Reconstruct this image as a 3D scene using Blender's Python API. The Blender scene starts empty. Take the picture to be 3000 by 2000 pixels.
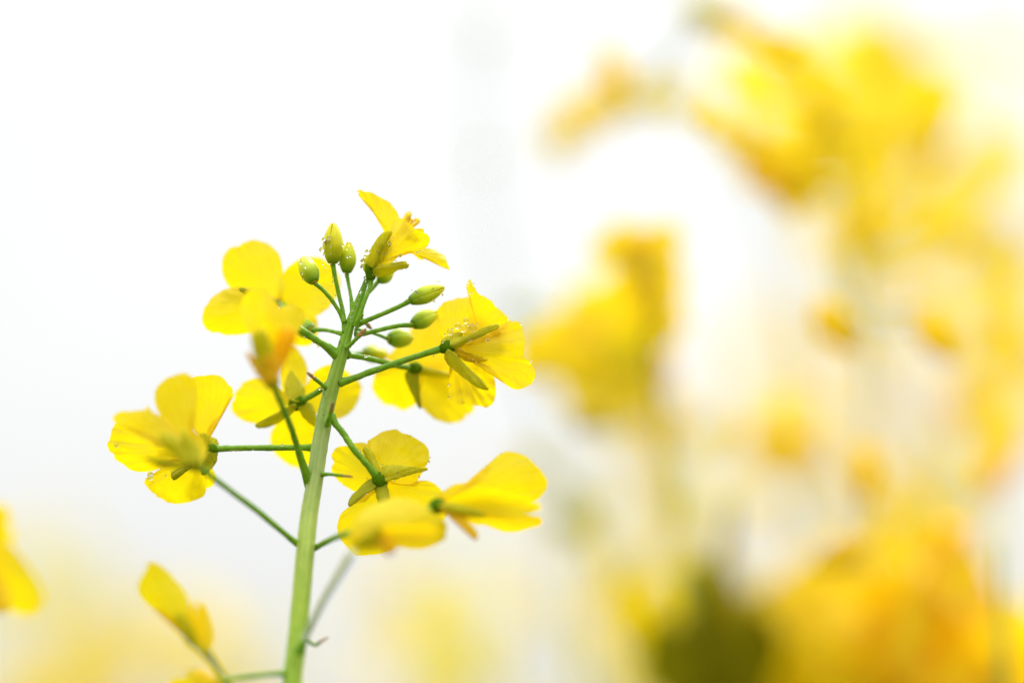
import bpy, math, random
from mathutils import Vector, Matrix, noise
C = bpy.context.scene.collection
S = bpy.context.scene
rad = math.radians

# ---------------------------------------------------------------- camera
D = 0.486                       # focus distance (m), a close-up with a 100 mm lens
CAM = Vector((0, 0, 1.12)); PITCH = rad(10)
cam = bpy.data.cameras.new('camera'); co = bpy.data.objects.new('camera', cam); C.objects.link(co)
co.location = CAM; co.rotation_euler = (rad(90) + PITCH, 0, 0)
cam.lens = 100; cam.sensor_width = 36; cam.sensor_fit = 'HORIZONTAL'
cam.clip_start = 0.02; cam.clip_end = 3000
cam.dof.use_dof = True; cam.dof.focus_distance = D; cam.dof.aperture_fstop = 2.8
S.camera = co
FW = Vector((0, math.cos(PITCH), math.sin(PITCH))); UP = Vector((0, -math.sin(PITCH), math.cos(PITCH))); RT = Vector((1, 0, 0))
# ---------------------------------------------------------------- sky, sun, exposure
SUN_EL, SUN_AZ = 48, 28        # degrees; azimuth clockwise from +Y
w = bpy.data.worlds.new('World'); S.world = w; w.use_nodes = True
nt = w.node_tree; nt.nodes.clear()
out = nt.nodes.new('ShaderNodeOutputWorld'); bg = nt.nodes.new('ShaderNodeBackground')
sky = nt.nodes.new('ShaderNodeTexSky'); sky.sky_type = 'NISHITA'; sky.sun_disc = False
sky.sun_elevation = rad(SUN_EL); sky.sun_rotation = rad(SUN_AZ); sky.dust_density = 4; sky.air_density = 1.0
hs = nt.nodes.new('ShaderNodeHueSaturation'); hs.inputs['Saturation'].default_value = 0.12
tc = nt.nodes.new('ShaderNodeTexCoord'); nz = nt.nodes.new('ShaderNodeTexNoise')
nz.inputs['Scale'].default_value = 9; nz.inputs['Detail'].default_value = 4
rp = nt.nodes.new('ShaderNodeMapRange'); rp.inputs['From Min'].default_value = .3; rp.inputs['From Max'].default_value = .7
rp.inputs['To Min'].default_value = .965; rp.inputs['To Max'].default_value = 1.035
mx = nt.nodes.new('ShaderNodeMix'); mx.data_type = 'RGBA'; mx.inputs['Factor'].default_value = .85
mx.inputs[7].default_value = (7.55, 7.66, 7.60, 1)      # the even grey-white cloud layer over the clear sky
ml = nt.nodes.new('ShaderNodeVectorMath'); ml.operation = 'SCALE'
L = nt.links.new
L(sky.outputs[0], hs.inputs['Color']); L(hs.outputs[0], mx.inputs[6]); L(tc.outputs['Generated'], nz.inputs['Vector'])
# an overcast sky is several times brighter overhead than near the horizon
sg = nt.nodes.new('ShaderNodeSeparateXYZ'); L(tc.outputs['Generated'], sg.inputs[0])
cc = nt.nodes.new('ShaderNodeFloatCurve'); cu_ = cc.mapping.curves[0]; cu_.points[0].location = (0, .215); cu_.points[1].location = (1, 1)
for q_ in ((.06, .236), (.13, .248), (.20, .262), (.30, .282), (.6, .54)): cu_.points.new(*q_)
cc.mapping.update(); L(sg.outputs[2], cc.inputs['Value'])
m3 = nt.nodes.new('ShaderNodeMath'); m3.operation = 'MULTIPLY'; L(cc.outputs[0], m3.inputs[0]); L(rp.outputs[0], m3.inputs[1])
m4 = nt.nodes.new('ShaderNodeMath'); m4.operation = 'MULTIPLY'; m4.inputs[1].default_value = 2.28; L(m3.outputs[0], m4.inputs[0])
L(nz.outputs['Fac'], rp.inputs['Value']); L(mx.outputs[2], ml.inputs[0]); L(m4.outputs[0], ml.inputs['Scale'])
L(ml.outputs[0], bg.inputs['Color']); L(bg.outputs[0], out.inputs[0])
bg.inputs['Strength'].default_value = 0.14
sd = bpy.data.lights.new('sun', 'SUN'); so = bpy.data.objects.new('sun', sd); C.objects.link(so)
sd.energy = 1.5; sd.angle = rad(14); sd.color = (1, .95, .86)
az, el = rad(SUN_AZ), rad(SUN_EL)
sdir = Vector((math.sin(az) * math.cos(el), math.cos(az) * math.cos(el), math.sin(el)))
so.rotation_euler = sdir.to_track_quat('Z', 'Y').to_euler(); so.location = (0, 0, 5)
S.view_settings.view_transform = 'Standard'; S.view_settings.look = 'None'; S.view_settings.gamma = 1
S.view_settings.exposure = 0.67
S.cycles.use_denoising = True; S.cycles.max_bounces = 12; S.cycles.diffuse_bounces = 6; S.cycles.transmission_bounces = 10
S.cycles.transparent_max_bounces = 12
S.cycles.caustics_refractive = True

# ---------------------------------------------------------------- materials
def lin(r, g, b):
    f = lambda c: (c / 255 / 12.92) if c / 255 <= .04045 else ((c / 255 + .055) / 1.055) ** 2.4
    return (f(r), f(g), f(b), 1)
def mat(name, col, col2=None, trans=.0, rough=.5, veins=0, ramp=None, nscale=300, bump=.2, spec=.35, vdark=.8, vdist=.1, tcol=None, axis='Y'):
    m = bpy.data.materials.new(name); m.use_nodes = True; t = m.node_tree; N = t.nodes; N.clear(); K = t.links.new
    o = N.new('ShaderNodeOutputMaterial'); p = N.new('ShaderNodeBsdfPrincipled')
    p.inputs['Roughness'].default_value = rough; p.inputs['Specular IOR Level'].default_value = spec
    g = N.new('ShaderNodeTexCoord'); n = N.new('ShaderNodeTexNoise'); n.inputs['Scale'].default_value = nscale; n.inputs['Detail'].default_value = 5
    K(g.outputs['Object'], n.inputs['Vector'])
    m1 = N.new('ShaderNodeMix'); m1.data_type = 'RGBA'; m1.inputs[6].default_value = col; m1.inputs[7].default_value = col2 or col
    rr = N.new('ShaderNodeMapRange'); rr.inputs['From Min'].default_value = .35; rr.inputs['From Max'].default_value = .65
    K(n.outputs['Fac'], rr.inputs['Value']); K(rr.outputs[0], m1.inputs['Factor'])
    cs = m1.outputs[2]
    uv = N.new('ShaderNodeUVMap'); sp = N.new('ShaderNodeSeparateXYZ'); K(uv.outputs[0], sp.inputs[0])
    if ramp:
        cr = N.new('ShaderNodeValToRGB'); e = cr.color_ramp.elements
        e[0].position, e[0].color = ramp[0]; e[1].position, e[1].color = ramp[-1]
        for q in ramp[1:-1]:
            x = e.new(q[0]); x.color = q[1]
        K(sp.outputs[axis], cr.inputs['Fac'])
        mm = N.new('ShaderNodeMix'); mm.data_type = 'RGBA'; mm.blend_type = 'MULTIPLY'; mm.inputs['Factor'].default_value = 1
        K(cr.outputs[0], mm.inputs[6]); K(cs, mm.inputs[7]); cs = mm.outputs[2]
    h = n.outputs['Fac']
    if veins:
        # veins radiate from the claw: stripes across the fan, wandering and splitting towards the rim
        n2 = N.new('ShaderNodeTexNoise'); n2.inputs['Scale'].default_value = 3.5; n2.inputs['Detail'].default_value = 3; K(uv.outputs[0], n2.inputs['Vector'])
        a = N.new('ShaderNodeMath'); a.operation = 'MULTIPLY_ADD'; K(n2.outputs['Fac'], a.inputs[0]); a.inputs[1].default_value = vdist; K(sp.outputs['X'], a.inputs[2])
        b = N.new('ShaderNodeMath'); b.operation = 'MULTIPLY'; b.inputs[1].default_value = veins; K(a.outputs[0], b.inputs[0])
        c = N.new('ShaderNodeMath'); c.operation = 'SINE'; K(b.outputs[0], c.inputs[0])
        d = N.new('ShaderNodeMath'); d.operation = 'ABSOLUTE'; K(c.outputs[0], d.inputs[0])
        e2 = N.new('ShaderNodeMapRange'); K(d.outputs[0], e2.inputs['Value']); e2.inputs['From Max'].default_value = .22
        mv = N.new('ShaderNodeMix'); mv.data_type = 'RGBA'; mv.blend_type = 'MULTIPLY'; mv.inputs['Factor'].default_value = 1
        K(cs, mv.inputs[6])
        gm = N.new('ShaderNodeMix'); gm.data_type = 'RGBA'; gm.inputs[6].default_value = (vdark + .04, vdark, vdark, 1); gm.inputs[7].default_value = (1, 1, 1, 1)
        K(e2.outputs[0], gm.inputs['Factor']); K(gm.outputs[2], mv.inputs[7]); cs = mv.outputs[2]
        ad = N.new('ShaderNodeMath'); ad.operation = 'MULTIPLY_ADD'; K(e2.outputs[0], ad.inputs[0]); ad.inputs[1].default_value = .5; K(n.outputs['Fac'], ad.inputs[2]); h = ad.outputs[0]
    K(cs, p.inputs['Base Color'])
    if bump:
        bp = N.new('ShaderNodeBump'); bp.inputs['Strength'].default_value = bump; bp.inputs['Distance'].default_value = .0004
        K(h, bp.inputs['Height']); K(bp.outputs[0], p.inputs['Normal'])
    if trans:
        tr = N.new('ShaderNodeBsdfTranslucent'); ms = N.new('ShaderNodeMixShader'); ms.inputs[0].default_value = trans
        if tcol:
            tm = N.new('ShaderNodeMix'); tm.data_type = 'RGBA'; tm.blend_type = 'MULTIPLY'; tm.inputs['Factor'].default_value = 1
            K(cs, tm.inputs[6]); tm.inputs[7].default_value = tcol; K(tm.outputs[2], tr.inputs[0])
        else: K(cs, tr.inputs[0])
        K(p.outputs[0], ms.inputs[1]); K(tr.outputs[0], ms.inputs[2]); K(ms.outputs[0], o.inputs[0])
    else: K(p.outputs[0], o.inputs[0])
    return m
M = {}
M['petal'] = mat('petal', (.93, .765, .003, 1), (.92, .715, .002, 1), trans=.5, rough=.45, veins=58, nscale=140, bump=.4, vdark=.885, vdist=.14)
M['petal_bg'] = mat('petal_far', (.95, .76, .005, 1), (.95, .72, .004, 1), trans=.55, rough=.5, nscale=60, bump=0)
M['petal_golden'] = mat('petal_orange', (.95, .70, .004, 1), (.95, .64, .003, 1), trans=.5, rough=.5, nscale=60, bump=0)  # golden-brown shading of front petals put into the colour; also orange flowers behind
M['sepal'] = mat('sepal', (.68, .65, .004, 1), (.76, .70, .006, 1), trans=.5, rough=.42, veins=14, nscale=500, bump=.3, vdark=.85)
M['sepal_green'] = mat('sepal_olive', (.52, .53, .004, 1), (.60, .58, .006, 1), trans=.45, rough=.45, veins=14, nscale=500, bump=.3, vdark=.85)
M['sepal_bud'] = mat('bud_sepal', (1, 1, 1, 1), (.95, .97, .85, 1), trans=.12, rough=.32, veins=12, nscale=700, bump=.25, vdark=.85,
                     ramp=[(0, (.06, .20, .004, 1)), (.16, (.30, .46, .008, 1)), (.5, (.60, .70, .014, 1)), (1, (.84, .80, .02, 1))])
M['sepal_bud2'] = mat('bud_sepal_yellow', (1, 1, 1, 1), (.95, .97, .85, 1), trans=.12, rough=.3, veins=12, nscale=700, bump=.25, vdark=.8,
                     ramp=[(0, (.10, .24, .004, 1)), (.2, (.50, .54, .006, 1)), (.5, (.78, .72, .006, 1)), (1, (.90, .80, .008, 1))])
M['green'] = mat('pedicel_green', (.14, .33, .006, 1), (.22, .43, .012, 1), trans=.12, rough=.4, nscale=900, bump=.4)
M['dgreen'] = mat('receptacle_green', (.06, .13, .001, 1), (.10, .20, .002, 1), rough=.75, spec=.05, nscale=900, bump=.3)
M['stem'] = mat('stem_skin', (1, 1, 1, 1), (.80, .88, .78, 1), trans=.1, rough=.4, veins=44, vdist=.02, vdark=.8, nscale=420, bump=.45,
                ramp=[(0, (.34, .55, .03, 1)), (.25, (.42, .58, .05, 1)), (.42, (.48, .60, .11, 1)), (.6, (.46, .57, .20, 1)), (.75, (.38, .55, .09, 1)), (.88, (.24, .48, .02, 1)), (1, (.16, .36, .008, 1))])
M['dry'] = mat('withered_tip', (.34, .17, .05, 1), (.45, .26, .1, 1), rough=.7, nscale=900, bump=.6)
M['anther'] = mat('anther', (.93, .60, .01, 1), (.93, .7, .02, 1), trans=.2, rough=.6, nscale=900, bump=.5)
M['leaf'] = mat('leaf', (.07, .14, .02, 1), (.10, .19, .03, 1), trans=.35, rough=.5, nscale=60, bump=.2)
M['palestem'] = mat('pale_stalk', (.66, .72, .54, 1), (.72, .77, .6, 1), trans=.3, rough=.6, nscale=200, bump=.1)
M['bgstem'] = mat('far_stem', (.42, .46, .06, 1), (.48, .50, .08, 1), trans=.3, rough=.6, nscale=60, bump=0)
M['calyx_bg'] = mat('far_calyx', (.80, .66, .01, 1), (.85, .7, .012, 1), trans=.45, rough=.6, nscale=60, bump=0)
M['leaf_bg'] = mat('far_leaf', (.16, .155, .002, 1), (.22, .20, .003, 1), trans=.4, rough=.8, spec=.04, nscale=60, bump=0)
M['greystem'] = mat('grey_stalk', (.34, .46, .52, 1), (.38, .5, .56, 1), rough=.6, nscale=200, bump=.1)
M['branch'] = mat('side_branch', (1, 1, 1, 1), (.9, .95, .9, 1), trans=.25, rough=.45, nscale=300, bump=.2, ramp=[(0, (.16, .38, .01, 1)), (.26, (.20, .42, .02, 1)), (.36, (.62, .70, .5, 1)), (1, (.70, .76, .62, 1))])  # pale upper stops paint bright sky glare onto the green pedicel
M['soil'] = mat('soil', (.10, .075, .045, 1), (.06, .09, .03, 1), rough=.95, nscale=6, bump=.3)
wm = bpy.data.materials.new('water'); wm.use_nodes = True; pb = wm.node_tree.nodes['Principled BSDF']
pb.inputs['Transmission Weight'].default_value = 1; pb.inputs['IOR'].default_value = 1.33; pb.inputs['Roughness'].default_value = 0
wn = wm.node_tree.nodes.new('ShaderNodeTexNoise'); wn.inputs['Scale'].default_value = 400
wb = wm.node_tree.nodes.new('ShaderNodeBump'); wb.inputs['Strength'].default_value = .05; wb.inputs['Distance'].default_value = .0002
wm.node_tree.links.new(wn.outputs['Fac'], wb.inputs['Height']); wm.node_tree.links.new(wb.outputs[0], pb.inputs['Normal'])
M['water'] = wm

# ---------------------------------------------------------------- helpers
REG = {'A': (550, 650, .2551), 'B': (1000, 500, .2551), 'C': (1000, 850, .2551), 'D': (550, 950, .2551), 'E': (250, 1050, .2551),
       'F': (900, 1230, .31888), 'G': (350, 1600, .31888), 'H': (0, 1200, .5102), 'Z': (0, 0, 1.2755), 'P': (1500, 0, .6378), 'Q': (1500, 1000, .6378), 's': (0, 0, 1)}
def px(r, x, y):
    a, b, k = REG[r]; return (a + x * k, b + y * k)
def at(X, Y, d):
    """measured position in the view (3000 x 2000) and depth behind the plane of focus -> place in the world"""
    z = D + d; k = .36 / 3000 * z
    return CAM + FW * z + RT * ((X - 1500) * k) - UP * ((Y - 1000) * k)
def W(r, x, y, d): return at(*px(r, x, y), d)
def smooth(pts, n, closed=False):
    P = [Vector(p) for p in pts]; m = len(P); segs = m if closed else m - 1; o = []
    for i in range(n):
        u = i / n * segs if closed else i / (n - 1) * segs
        k = min(int(u), segs - 1); f = u - k
        g = (lambda j: P[j % m]) if closed else (lambda j: P[max(0, min(m - 1, j))])
        a, b, c, e = g(k - 1), g(k), g(k + 1), g(k + 2)
        o.append(.5 * ((2 * b) + (c - a) * f + (2 * a - 5 * b + 4 * c - e) * f * f + (3 * b - a - 3 * c + e) * f ** 3))
    return o
def mesh(name, V, F, m, parent=None, origin=None, uvs=None, sm=True, mi=None):
    me = bpy.data.meshes.new(name)
    o0 = origin or Vector((0, 0, 0))
    me.from_pydata([tuple(Vector(v) - o0) for v in V], [], F); me.update()
    for mm in (m if isinstance(m, list) else [m]): me.materials.append(mm)
    if mi: me.polygons.foreach_set('material_index', mi)
    if uvs:
        ul = me.uv_layers.new(name='UVMap')
        for lp in me.loops: ul.data[lp.index].uv = uvs[lp.vertex_index]
    if sm: me.polygons.foreach_set('use_smooth', [True] * len(me.polygons))
    o = bpy.data.objects.new(name, me); C.objects.link(o)
    if parent: o.parent = parent
    return o
def tag(o, label=None, cat=None, group=None, kind=None):
    if label: o['label'] = label
    if cat: o['category'] = cat
    if group: o['group'] = group
    if kind: o['kind'] = kind
    return o
def root(name, loc, label, cat, group=None):
    o = bpy.data.objects.new(name, None); o.empty_display_size = .02; C.objects.link(o); o.location = loc
    return tag(o, label, cat, group)
class MB:
    def __init__(s): s.V, s.F, s.U, s.MI = [], [], [], []
    def grid(s, rows, uvrows, close=False, mi=0):
        b = len(s.V); n = len(rows[0])
        for r, u in zip(rows, uvrows): s.V += r; s.U += u
        for i in range(len(rows) - 1):
            for j in range(n if close else n - 1):
                k = (j + 1) % n
                s.F.append((b + i * n + j, b + i * n + k, b + (i + 1) * n + k, b + (i + 1) * n + j)); s.MI.append(mi)
    def tube(s, pts, rads, n=40, seg=12, ridge=0, nr=5, mi=0, cap=True, lump=0, seed=0):
        P = smooth(pts, n); R_ = [q.x for q in smooth([(r, 0, 0) for r in rads], n)]
        t = (P[1] - P[0]).normalized(); x = t.orthogonal().normalized(); rows, us = [], []
        for i, p in enumerate(P):
            tt = ((P[min(i + 1, n - 1)] - P[max(i - 1, 0)])).normalized()
            x = (x - tt * x.dot(tt)).normalized(); y = tt.cross(x)
            rr = []
            for j in range(seg):
                a = 2 * math.pi * j / seg
                r = R_[i] * (1 + ridge * math.cos(nr * a))
                if lump: r *= 1 + lump * noise.noise(Vector((i * .5, math.cos(a) * 1.3 + seed, math.sin(a) * 1.3)))
                rr.append(p + (x * math.cos(a) + y * math.sin(a)) * max(r, 1e-6))
            rows.append(rr); us.append([(j / seg, i / (n - 1)) for j in range(seg)])
        b = len(s.V); s.grid(rows, us, True, mi)
        if cap:
            for i0, q in ((0, P[0]), ((n - 1) * seg, P[-1])):
                c = len(s.V); s.V.append(q); s.U.append((.5, 0 if i0 == 0 else 1))
                for j in range(seg):
                    f = (b + i0 + j, b + i0 + (j + 1) % seg, c); s.F.append(f if i0 else f[::-1]); s.MI.append(mi)
    def build(s, name, m, parent=None, origin=None):
        return mesh(name, s.V, s.F, m, parent, origin, s.U, mi=s.MI if isinstance(m, list) else None)

class Plant:
    def __init__(s, name, base, label, cat='plant', group=None):
        s.o = base; s.root = root(name, base, label, cat, group)
    def tube(s, name, pts, rads, m, parent=None, **k):
        b = MB(); b.tube(pts, rads, **k); return b.build(name, m, parent or s.root, s.o)

rng = random.Random(4)
def leaf_patch(pl, name, parent, r, base, pts, d0, dt=.003, cup=0., m='petal', ruf=.00028, crenate=.9, side=0., claw=0., thick=0, curl=0, n=80, rings=22):
    """petal or sepal: a curved sheet fanned out from its claw; dt = how far the tip lies behind the claw,
    cup = how far the rims bend back (+) or forward (-), side = twist, curl = bend of the tip"""
    sd = rng.random() * 50
    O = smooth([(*px(r, *p), 0) for p in pts], n, True); bx, by = px(r, *base)
    # start the fan at the outline point nearest the claw
    k = min(range(n), key=lambda i: (O[i].x - bx) ** 2 + (O[i].y - by) ** 2); O = O[k:] + O[:k]; O.append(O[0].copy())
    Lm = max(math.hypot(q.x - bx, q.y - by) for q in O)
    far = max(O, key=lambda q: math.hypot(q.x - bx, q.y - by)); ax = Vector((far.x - bx, far.y - by)).normalized(); sx = Vector((-ax.y, ax.x))
    Wm = max(abs((q.x - bx) * sx.x + (q.y - by) * sx.y) for q in O) or 1
    rows, us = [], []
    for i in range(rings + 1):
        s_ = (i / rings) ** .85; rr, uu = [], []
        for j, q in enumerate(O):
            t = j / n
            c = crenate * (noise.noise(Vector((j * .45, sd, 0))) + .6 * noise.noise(Vector((j * 1.3, sd, 3)))) * 3.0 * s_ * s_
            X = bx + (q.x - bx) * s_; Y = by + (q.y - by) * s_
            l = Vector((X - bx, Y - by)); 
            if l.length > 1e-6: u = l.normalized(); X += u.x * c; Y += u.y * c
            a = (l.x * ax.x + l.y * ax.y) / Lm; b = (l.x * sx.x + l.y * sx.y) / Wm
            e = d0 + dt * a + cup * b * b + side * b + curl * a * a
            e += ruf * (noise.noise(Vector((X * .012, Y * .012, sd))) * 3 + noise.noise(Vector((X * .04, Y * .04, sd))) * .9 * s_) * min(1, s_ * 1.5)
            e += ruf * .35 * s_ ** 3 * math.sin(t * 60 + sd)
            rr.append(at(X, Y, e)); uu.append((t, s_))
        rows.append(rr); us.append(uu)
    b = MB(); b.grid(rows, us); o = b.build(name, M[m], parent, pl.o)
    if thick:
        md = o.modifiers.new('thickness', 'SOLIDIFY'); md.thickness = thick; md.offset = 0
    return o
def receptacle(pl, p, dirv, r=.00095, ln=.0022, label=None, m='dgreen'):
    """the green swelling at the end of a pedicel: the body every petal and sepal of a flower hangs on"""
    dirv = dirv.normalized(); b = MB()
    b.tube([p - dirv * ln * .6, p - dirv * ln * .2, p + dirv * ln * .25, p + dirv * ln * .6], [r * .55, r * .95, r * 1.0, r * .6], n=14, seg=16, lump=.12)
    o = b.build('flower', M[m], pl.root, pl.o)
    if label: o['label'] = label
    return o
def pistil(pl, fl, p, dirv, h=.007, spread=.0018, ns=5, seed=0, pist=True):
    rr = random.Random(seed); dirv = dirv.normalized(); x = dirv.orthogonal().normalized(); y = dirv.cross(x)
    if pist:
        b = MB(); b.tube([p, p + dirv * h * .5, p + dirv * h, p + dirv * h * 1.1], [.0006, .0007, .0005, .0007], n=12, seg=10); b.build('pistil', M['green'], fl, pl.o)
    for k in range(ns):
        a = k * 2 * math.pi / ns + rr.random(); e = (x * math.cos(a) + y * math.sin(a))
        q = p + dirv * h * rr.uniform(.85, 1.1) + e * spread * rr.uniform(.8, 1.4)
        b = MB(); b.tube([p + e * .0006, p + dirv * h * .5 + e * spread * .7, q], [.00018, .00017, .00015], n=10, seg=8)
        b.tube([q - dirv * .0006, q + dirv * .0003 + e * .0002, q + dirv * .0012 + e * .0009], [.0003, .00045, .0002], n=8, seg=8, mi=1)
        b.build('stamen', [M['petal'], M['anther']], fl, pl.o)
def bud(pl, p, q, hw, tip=.25, m='sepal_bud', seed=0, parent=None, base_r=.45):
    """closed bud: yellow core wrapped in four hooded sepals"""
    ax = (q - p); Lb = ax.length; ax.normalize(); x = ax.orthogonal().normalized()
    x = Matrix.Rotation(seed * 1.3, 3, ax) @ x; y = ax.cross(x)
    prof = lambda v: (base_r + (1 - base_r) * math.sin(min(v / .42, 1) * math.pi / 2)) if v < .42 else (1 - (1 - tip) * ((v - .42) / .58) ** 1.9)
    b = MB(); core = []; cu = []
    for i in range(13):
        v = i / 12; r = hw * .90 * prof(v) * (1 if v < .95 else .8)
        core.append([p + ax * Lb * v * .97 + (x * math.cos(a) + y * math.sin(a)) * r for a in [k * math.pi / 8 for k in range(16)]]); cu.append([(k / 16, v) for k in range(16)])
    b.grid(core, cu, True)
    for row, v in ((core[0], 0), (core[-1], 1)):
        c = len(b.V); b.V += row + [p + ax * (Lb * v * .99)]; b.U += [(.5, v)] * 17
        for k in range(16): b.F.append((c + k, c + (k + 1) % 16, c + 16)); b.MI.append(0)
    bo = b.build('bud', M['petal'], parent or pl.root, pl.o)
    rr = random.Random(seed)
    for k in range(4):
        a0 = k * math.pi / 2; rows, us = [], []; lf = rr.uniform(.93, 1.02); n = 12; tw = rr.uniform(-.1, .1)
        for i in range(n + 1):
            v = i / n * lf; wd = .86 * (1 if v < .55 else math.sqrt(max(0, 1 - ((v - .55) / (lf - .545)) ** 2.4)) * .86 + .14) * (1 if v > .08 else .95)
            row, uu = [], []
            for j in range(9):
                t = j / 8 * 2 - 1; a = a0 + t * wd + tw * v
                bul = 1.0 + .10 * (1 - t * t) - (.0 if v < .9 else (v - .9) * 1.2)
                r = hw * prof(min(v, 1)) * bul * (1 + .02 * noise.noise(Vector((v * 5, t * 2 + k, seed))))
                row.append(p + ax * Lb * v + (x * math.cos(a) + y * math.sin(a)) * max(r, hw * .04)); uu.append((j / 8, v))
            rows.append(row); us.append(uu)
        s = MB(); s.grid(rows, us); o = s.build('sepal', M[m], bo, pl.o)
        md = o.modifiers.new('thickness', 'SOLIDIFY'); md.thickness = .00022; md.offset = -1
        md = o.modifiers.new('smooth', 'SUBSURF'); md.levels = 1; md.render_levels = 1
    return bo
def mm(v): return v * .001
K = 5.83e-5      # metres per photo pixel at the plane of focus
# ================================================================ MAIN PLANT
mbase = Vector((-.075, .50, 0))
pl = Plant('rapeseed_plant', mbase, 'sharp yellow rapeseed plant with green buds and wet flowers standing nearest at left', 'plant')
def sd_(y):   # depth of the main stem along its height
    T = [(780, 1.5), (1000, 0), (1250, 0), (1450, -3), (1650, -9), (2000, -18), (2200, -22)]
    for (a, u), (b, v) in zip(T, T[1:]):
        if y <= b: return mm(u + (v - u) * max(0, (y - a)) / (b - a))
    return mm(-22)
stem = [('s', 862, 2120, 22, 0), ('Z', 670, 1568, 21, 0), ('Z', 681, 1480, 21, 0), ('Z', 691, 1380, 20.5, 0), ('Z', 700, 1280, 20.5, 0), ('Z', 709, 1190, 19.5, 0), ('Z', 722, 1110, 18.5, 0), ('Z', 735, 1020, 18.5, 0), ('Z', 752, 930, 17.5, 0),
        ('Z', 768, 870, 16, 0), ('Z', 786, 808, 14, 0), ('Z', 802, 750, 11.3, 0), ('Z', 820, 700, 8.5, 0), ('Z', 836, 660, 6.5, 0), ('Z', 849, 622, 5.2, 0)]
SP, SR = [], []   # from the bottom edge of the view upwards
for r, x, y, hw, _ in stem:
    X, Y = px(r, x, y); SP.append(at(X, Y, sd_(Y))); SR.append(hw * 1.2755 * K * .98)
low = [mbase + Vector((0, 0, -.01)), mbase + Vector((-.003, -.004, .3))]
pl.tube('stem', low + [SP[0] + (Vector((mbase.x, mbase.y, .3)) - SP[0]) * q for q in (.62, .36, .18, .085, .035, .014)] + SP, [.007, .006, .005, .004, .0032, .0028, .0025, .0024] + SR, M['stem'], n=260, seg=56, ridge=.075, nr=7, lump=.04)
# rewrite stem UV so colour follows the height inside the head
so_ = [o for o in C.objects if o.name == 'stem'][0]; me = so_.data; z0, z1 = SP[0].z, SP[-1].z
for lp in me.loops:
    zz = me.vertices[lp.vertex_index].co.z + mbase.z
    me.uv_layers[0].data[lp.index].uv.y = max(0, min(1, (zz - z0) / (z1 - z0)))
for k, (h, a, ln) in enumerate([(.62, 2.2, .10), (.48, .2, .15), (.33, 3.6, .2), (.2, 1.2, .24), (.1, 5.0, .26)]):   # clasping stem leaves, below the view
    c = mbase + Vector((-.003 * h / .3 if h < .3 else -.003, -.004, h)); e = Vector((math.cos(a), math.sin(a), 0)); sdv = Vector((-e.y, e.x, 0)); rows, us = [], []
    for i in range(15):
        s_ = i / 14; wd = ln * .16 * (math.sin(math.pi * min(1, s_ ** .7 * .97 + .03)) ** .7 + .05); q = c + e * ln * s_ + Vector((0, 0, ln * (.5 * s_ - .75 * s_ * s_)))
        rows.append([q + sdv * wd * t + Vector((0, 0, abs(t) * wd * .3 + .003 * math.sin(s_ * 20 + t * 3) * abs(t))) for t in (-1, -.5, 0, .5, 1)]); us.append([(t, s_) for t in (0, .25, .5, .75, 1)])
    b = MB(); b.grid(rows, us); b.build('leaf', M['leaf'], pl.root, mbase)
def ped(pts, r0=8, r1=7, m='green', end=1.25, **k):
    """pedicel through measured points (region, x, y, depth mm); radii in photo pixels"""
    P = [W(r, x, y, mm(d)) for r, x, y, d in pts]; n = len(P)
    R_ = [(r0 + (r1 - r0) * i / (n - 1)) * K for i in range(n)]; R_[0] *= 1.5; R_[-1] *= end
    pl.tube('pedicel', P, R_, M[m], n=44, seg=14, lump=.16, seed=rng.random() * 9, **k)
    return P[-1], (P[-1] - P[-2])
def drop_at(): pass
# ---- pedicels and the flowers on them
# flower 1: large, open, upper left
p, v = ped([('D', 1720, 350, 0), ('D', 1560, 230, -1), ('D', 1400, 130, -2), ('D', 1285, 45, -3), ('A', 1180, 1080, 1), ('A', 1060, 930, 12)], 12, 9)
f = receptacle(pl, p, v, label='wide open flower with four round petals, upper left of the plant')
def P_(r, base, pts, d0, dt=3, cup=0, m='petal', nm='petal', par=None, **k):
    return leaf_patch(pl, nm, par or f, r, base, pts, mm(d0), mm(dt), mm(cup), m, **{kk: (mm(vv) if kk in ('side', 'curl') else vv) for kk, vv in k.items()})
def S_(r, base, pts, d0, dt=-1, cup=.8, m='sepal', par=None, **k):
    k.setdefault('thick', .0003); k.setdefault('crenate', .25); k.setdefault('n', 48); k.setdefault('rings', 14)
    return P_(r, base, pts, d0, dt, cup, m, 'sepal', par, **k)
P_('A', (1050, 900), [(1010, 850), (780, 800), (560, 780), (470, 740), (400, 600), (395, 440), (440, 340), (500, 290), (580, 280), (650, 235), (760, 205), (850, 225), (950, 270), (1040, 360), (1080, 470), (1095, 570), (1110, 700), (1080, 850)], 8, 3, 1.5)
P_('A', (1060, 920), [(1090, 850), (1080, 700), (1110, 570), (1200, 480), (1280, 430), (1430, 400), (1560, 430), (1680, 520), (1740, 620), (1755, 720), (1710, 860), (1640, 960), (1560, 1030), (1480, 1080), (1300, 1130), (1150, 1050)], 9.5, 4, -1.5)
P_('A', (1040, 960), [(960, 900), (800, 780), (640, 745), (470, 760), (350, 810), (270, 880), (200, 980), (165, 1100), (190, 1200), (270, 1265), (340, 1270), (450, 1300), (550, 1295), (690, 1280), (880, 1200), (1000, 1080)], 6.5, 1, 2)
P_('A', (1060, 980), [(1150, 1000), (1350, 1030), (1480, 1100), (1490, 1300), (1430, 1400), (1330, 1430), (1200, 1400), (1080, 1300), (1000, 1150)], 8.5, 3, 1)
S_('A', (1040, 950), [(1000, 940), (850, 880), (700, 850), (640, 820), (590, 770), (620, 755), (700, 790), (850, 830), (1000, 900)], 4.5, -1, .5, 'sepal_green')
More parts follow.
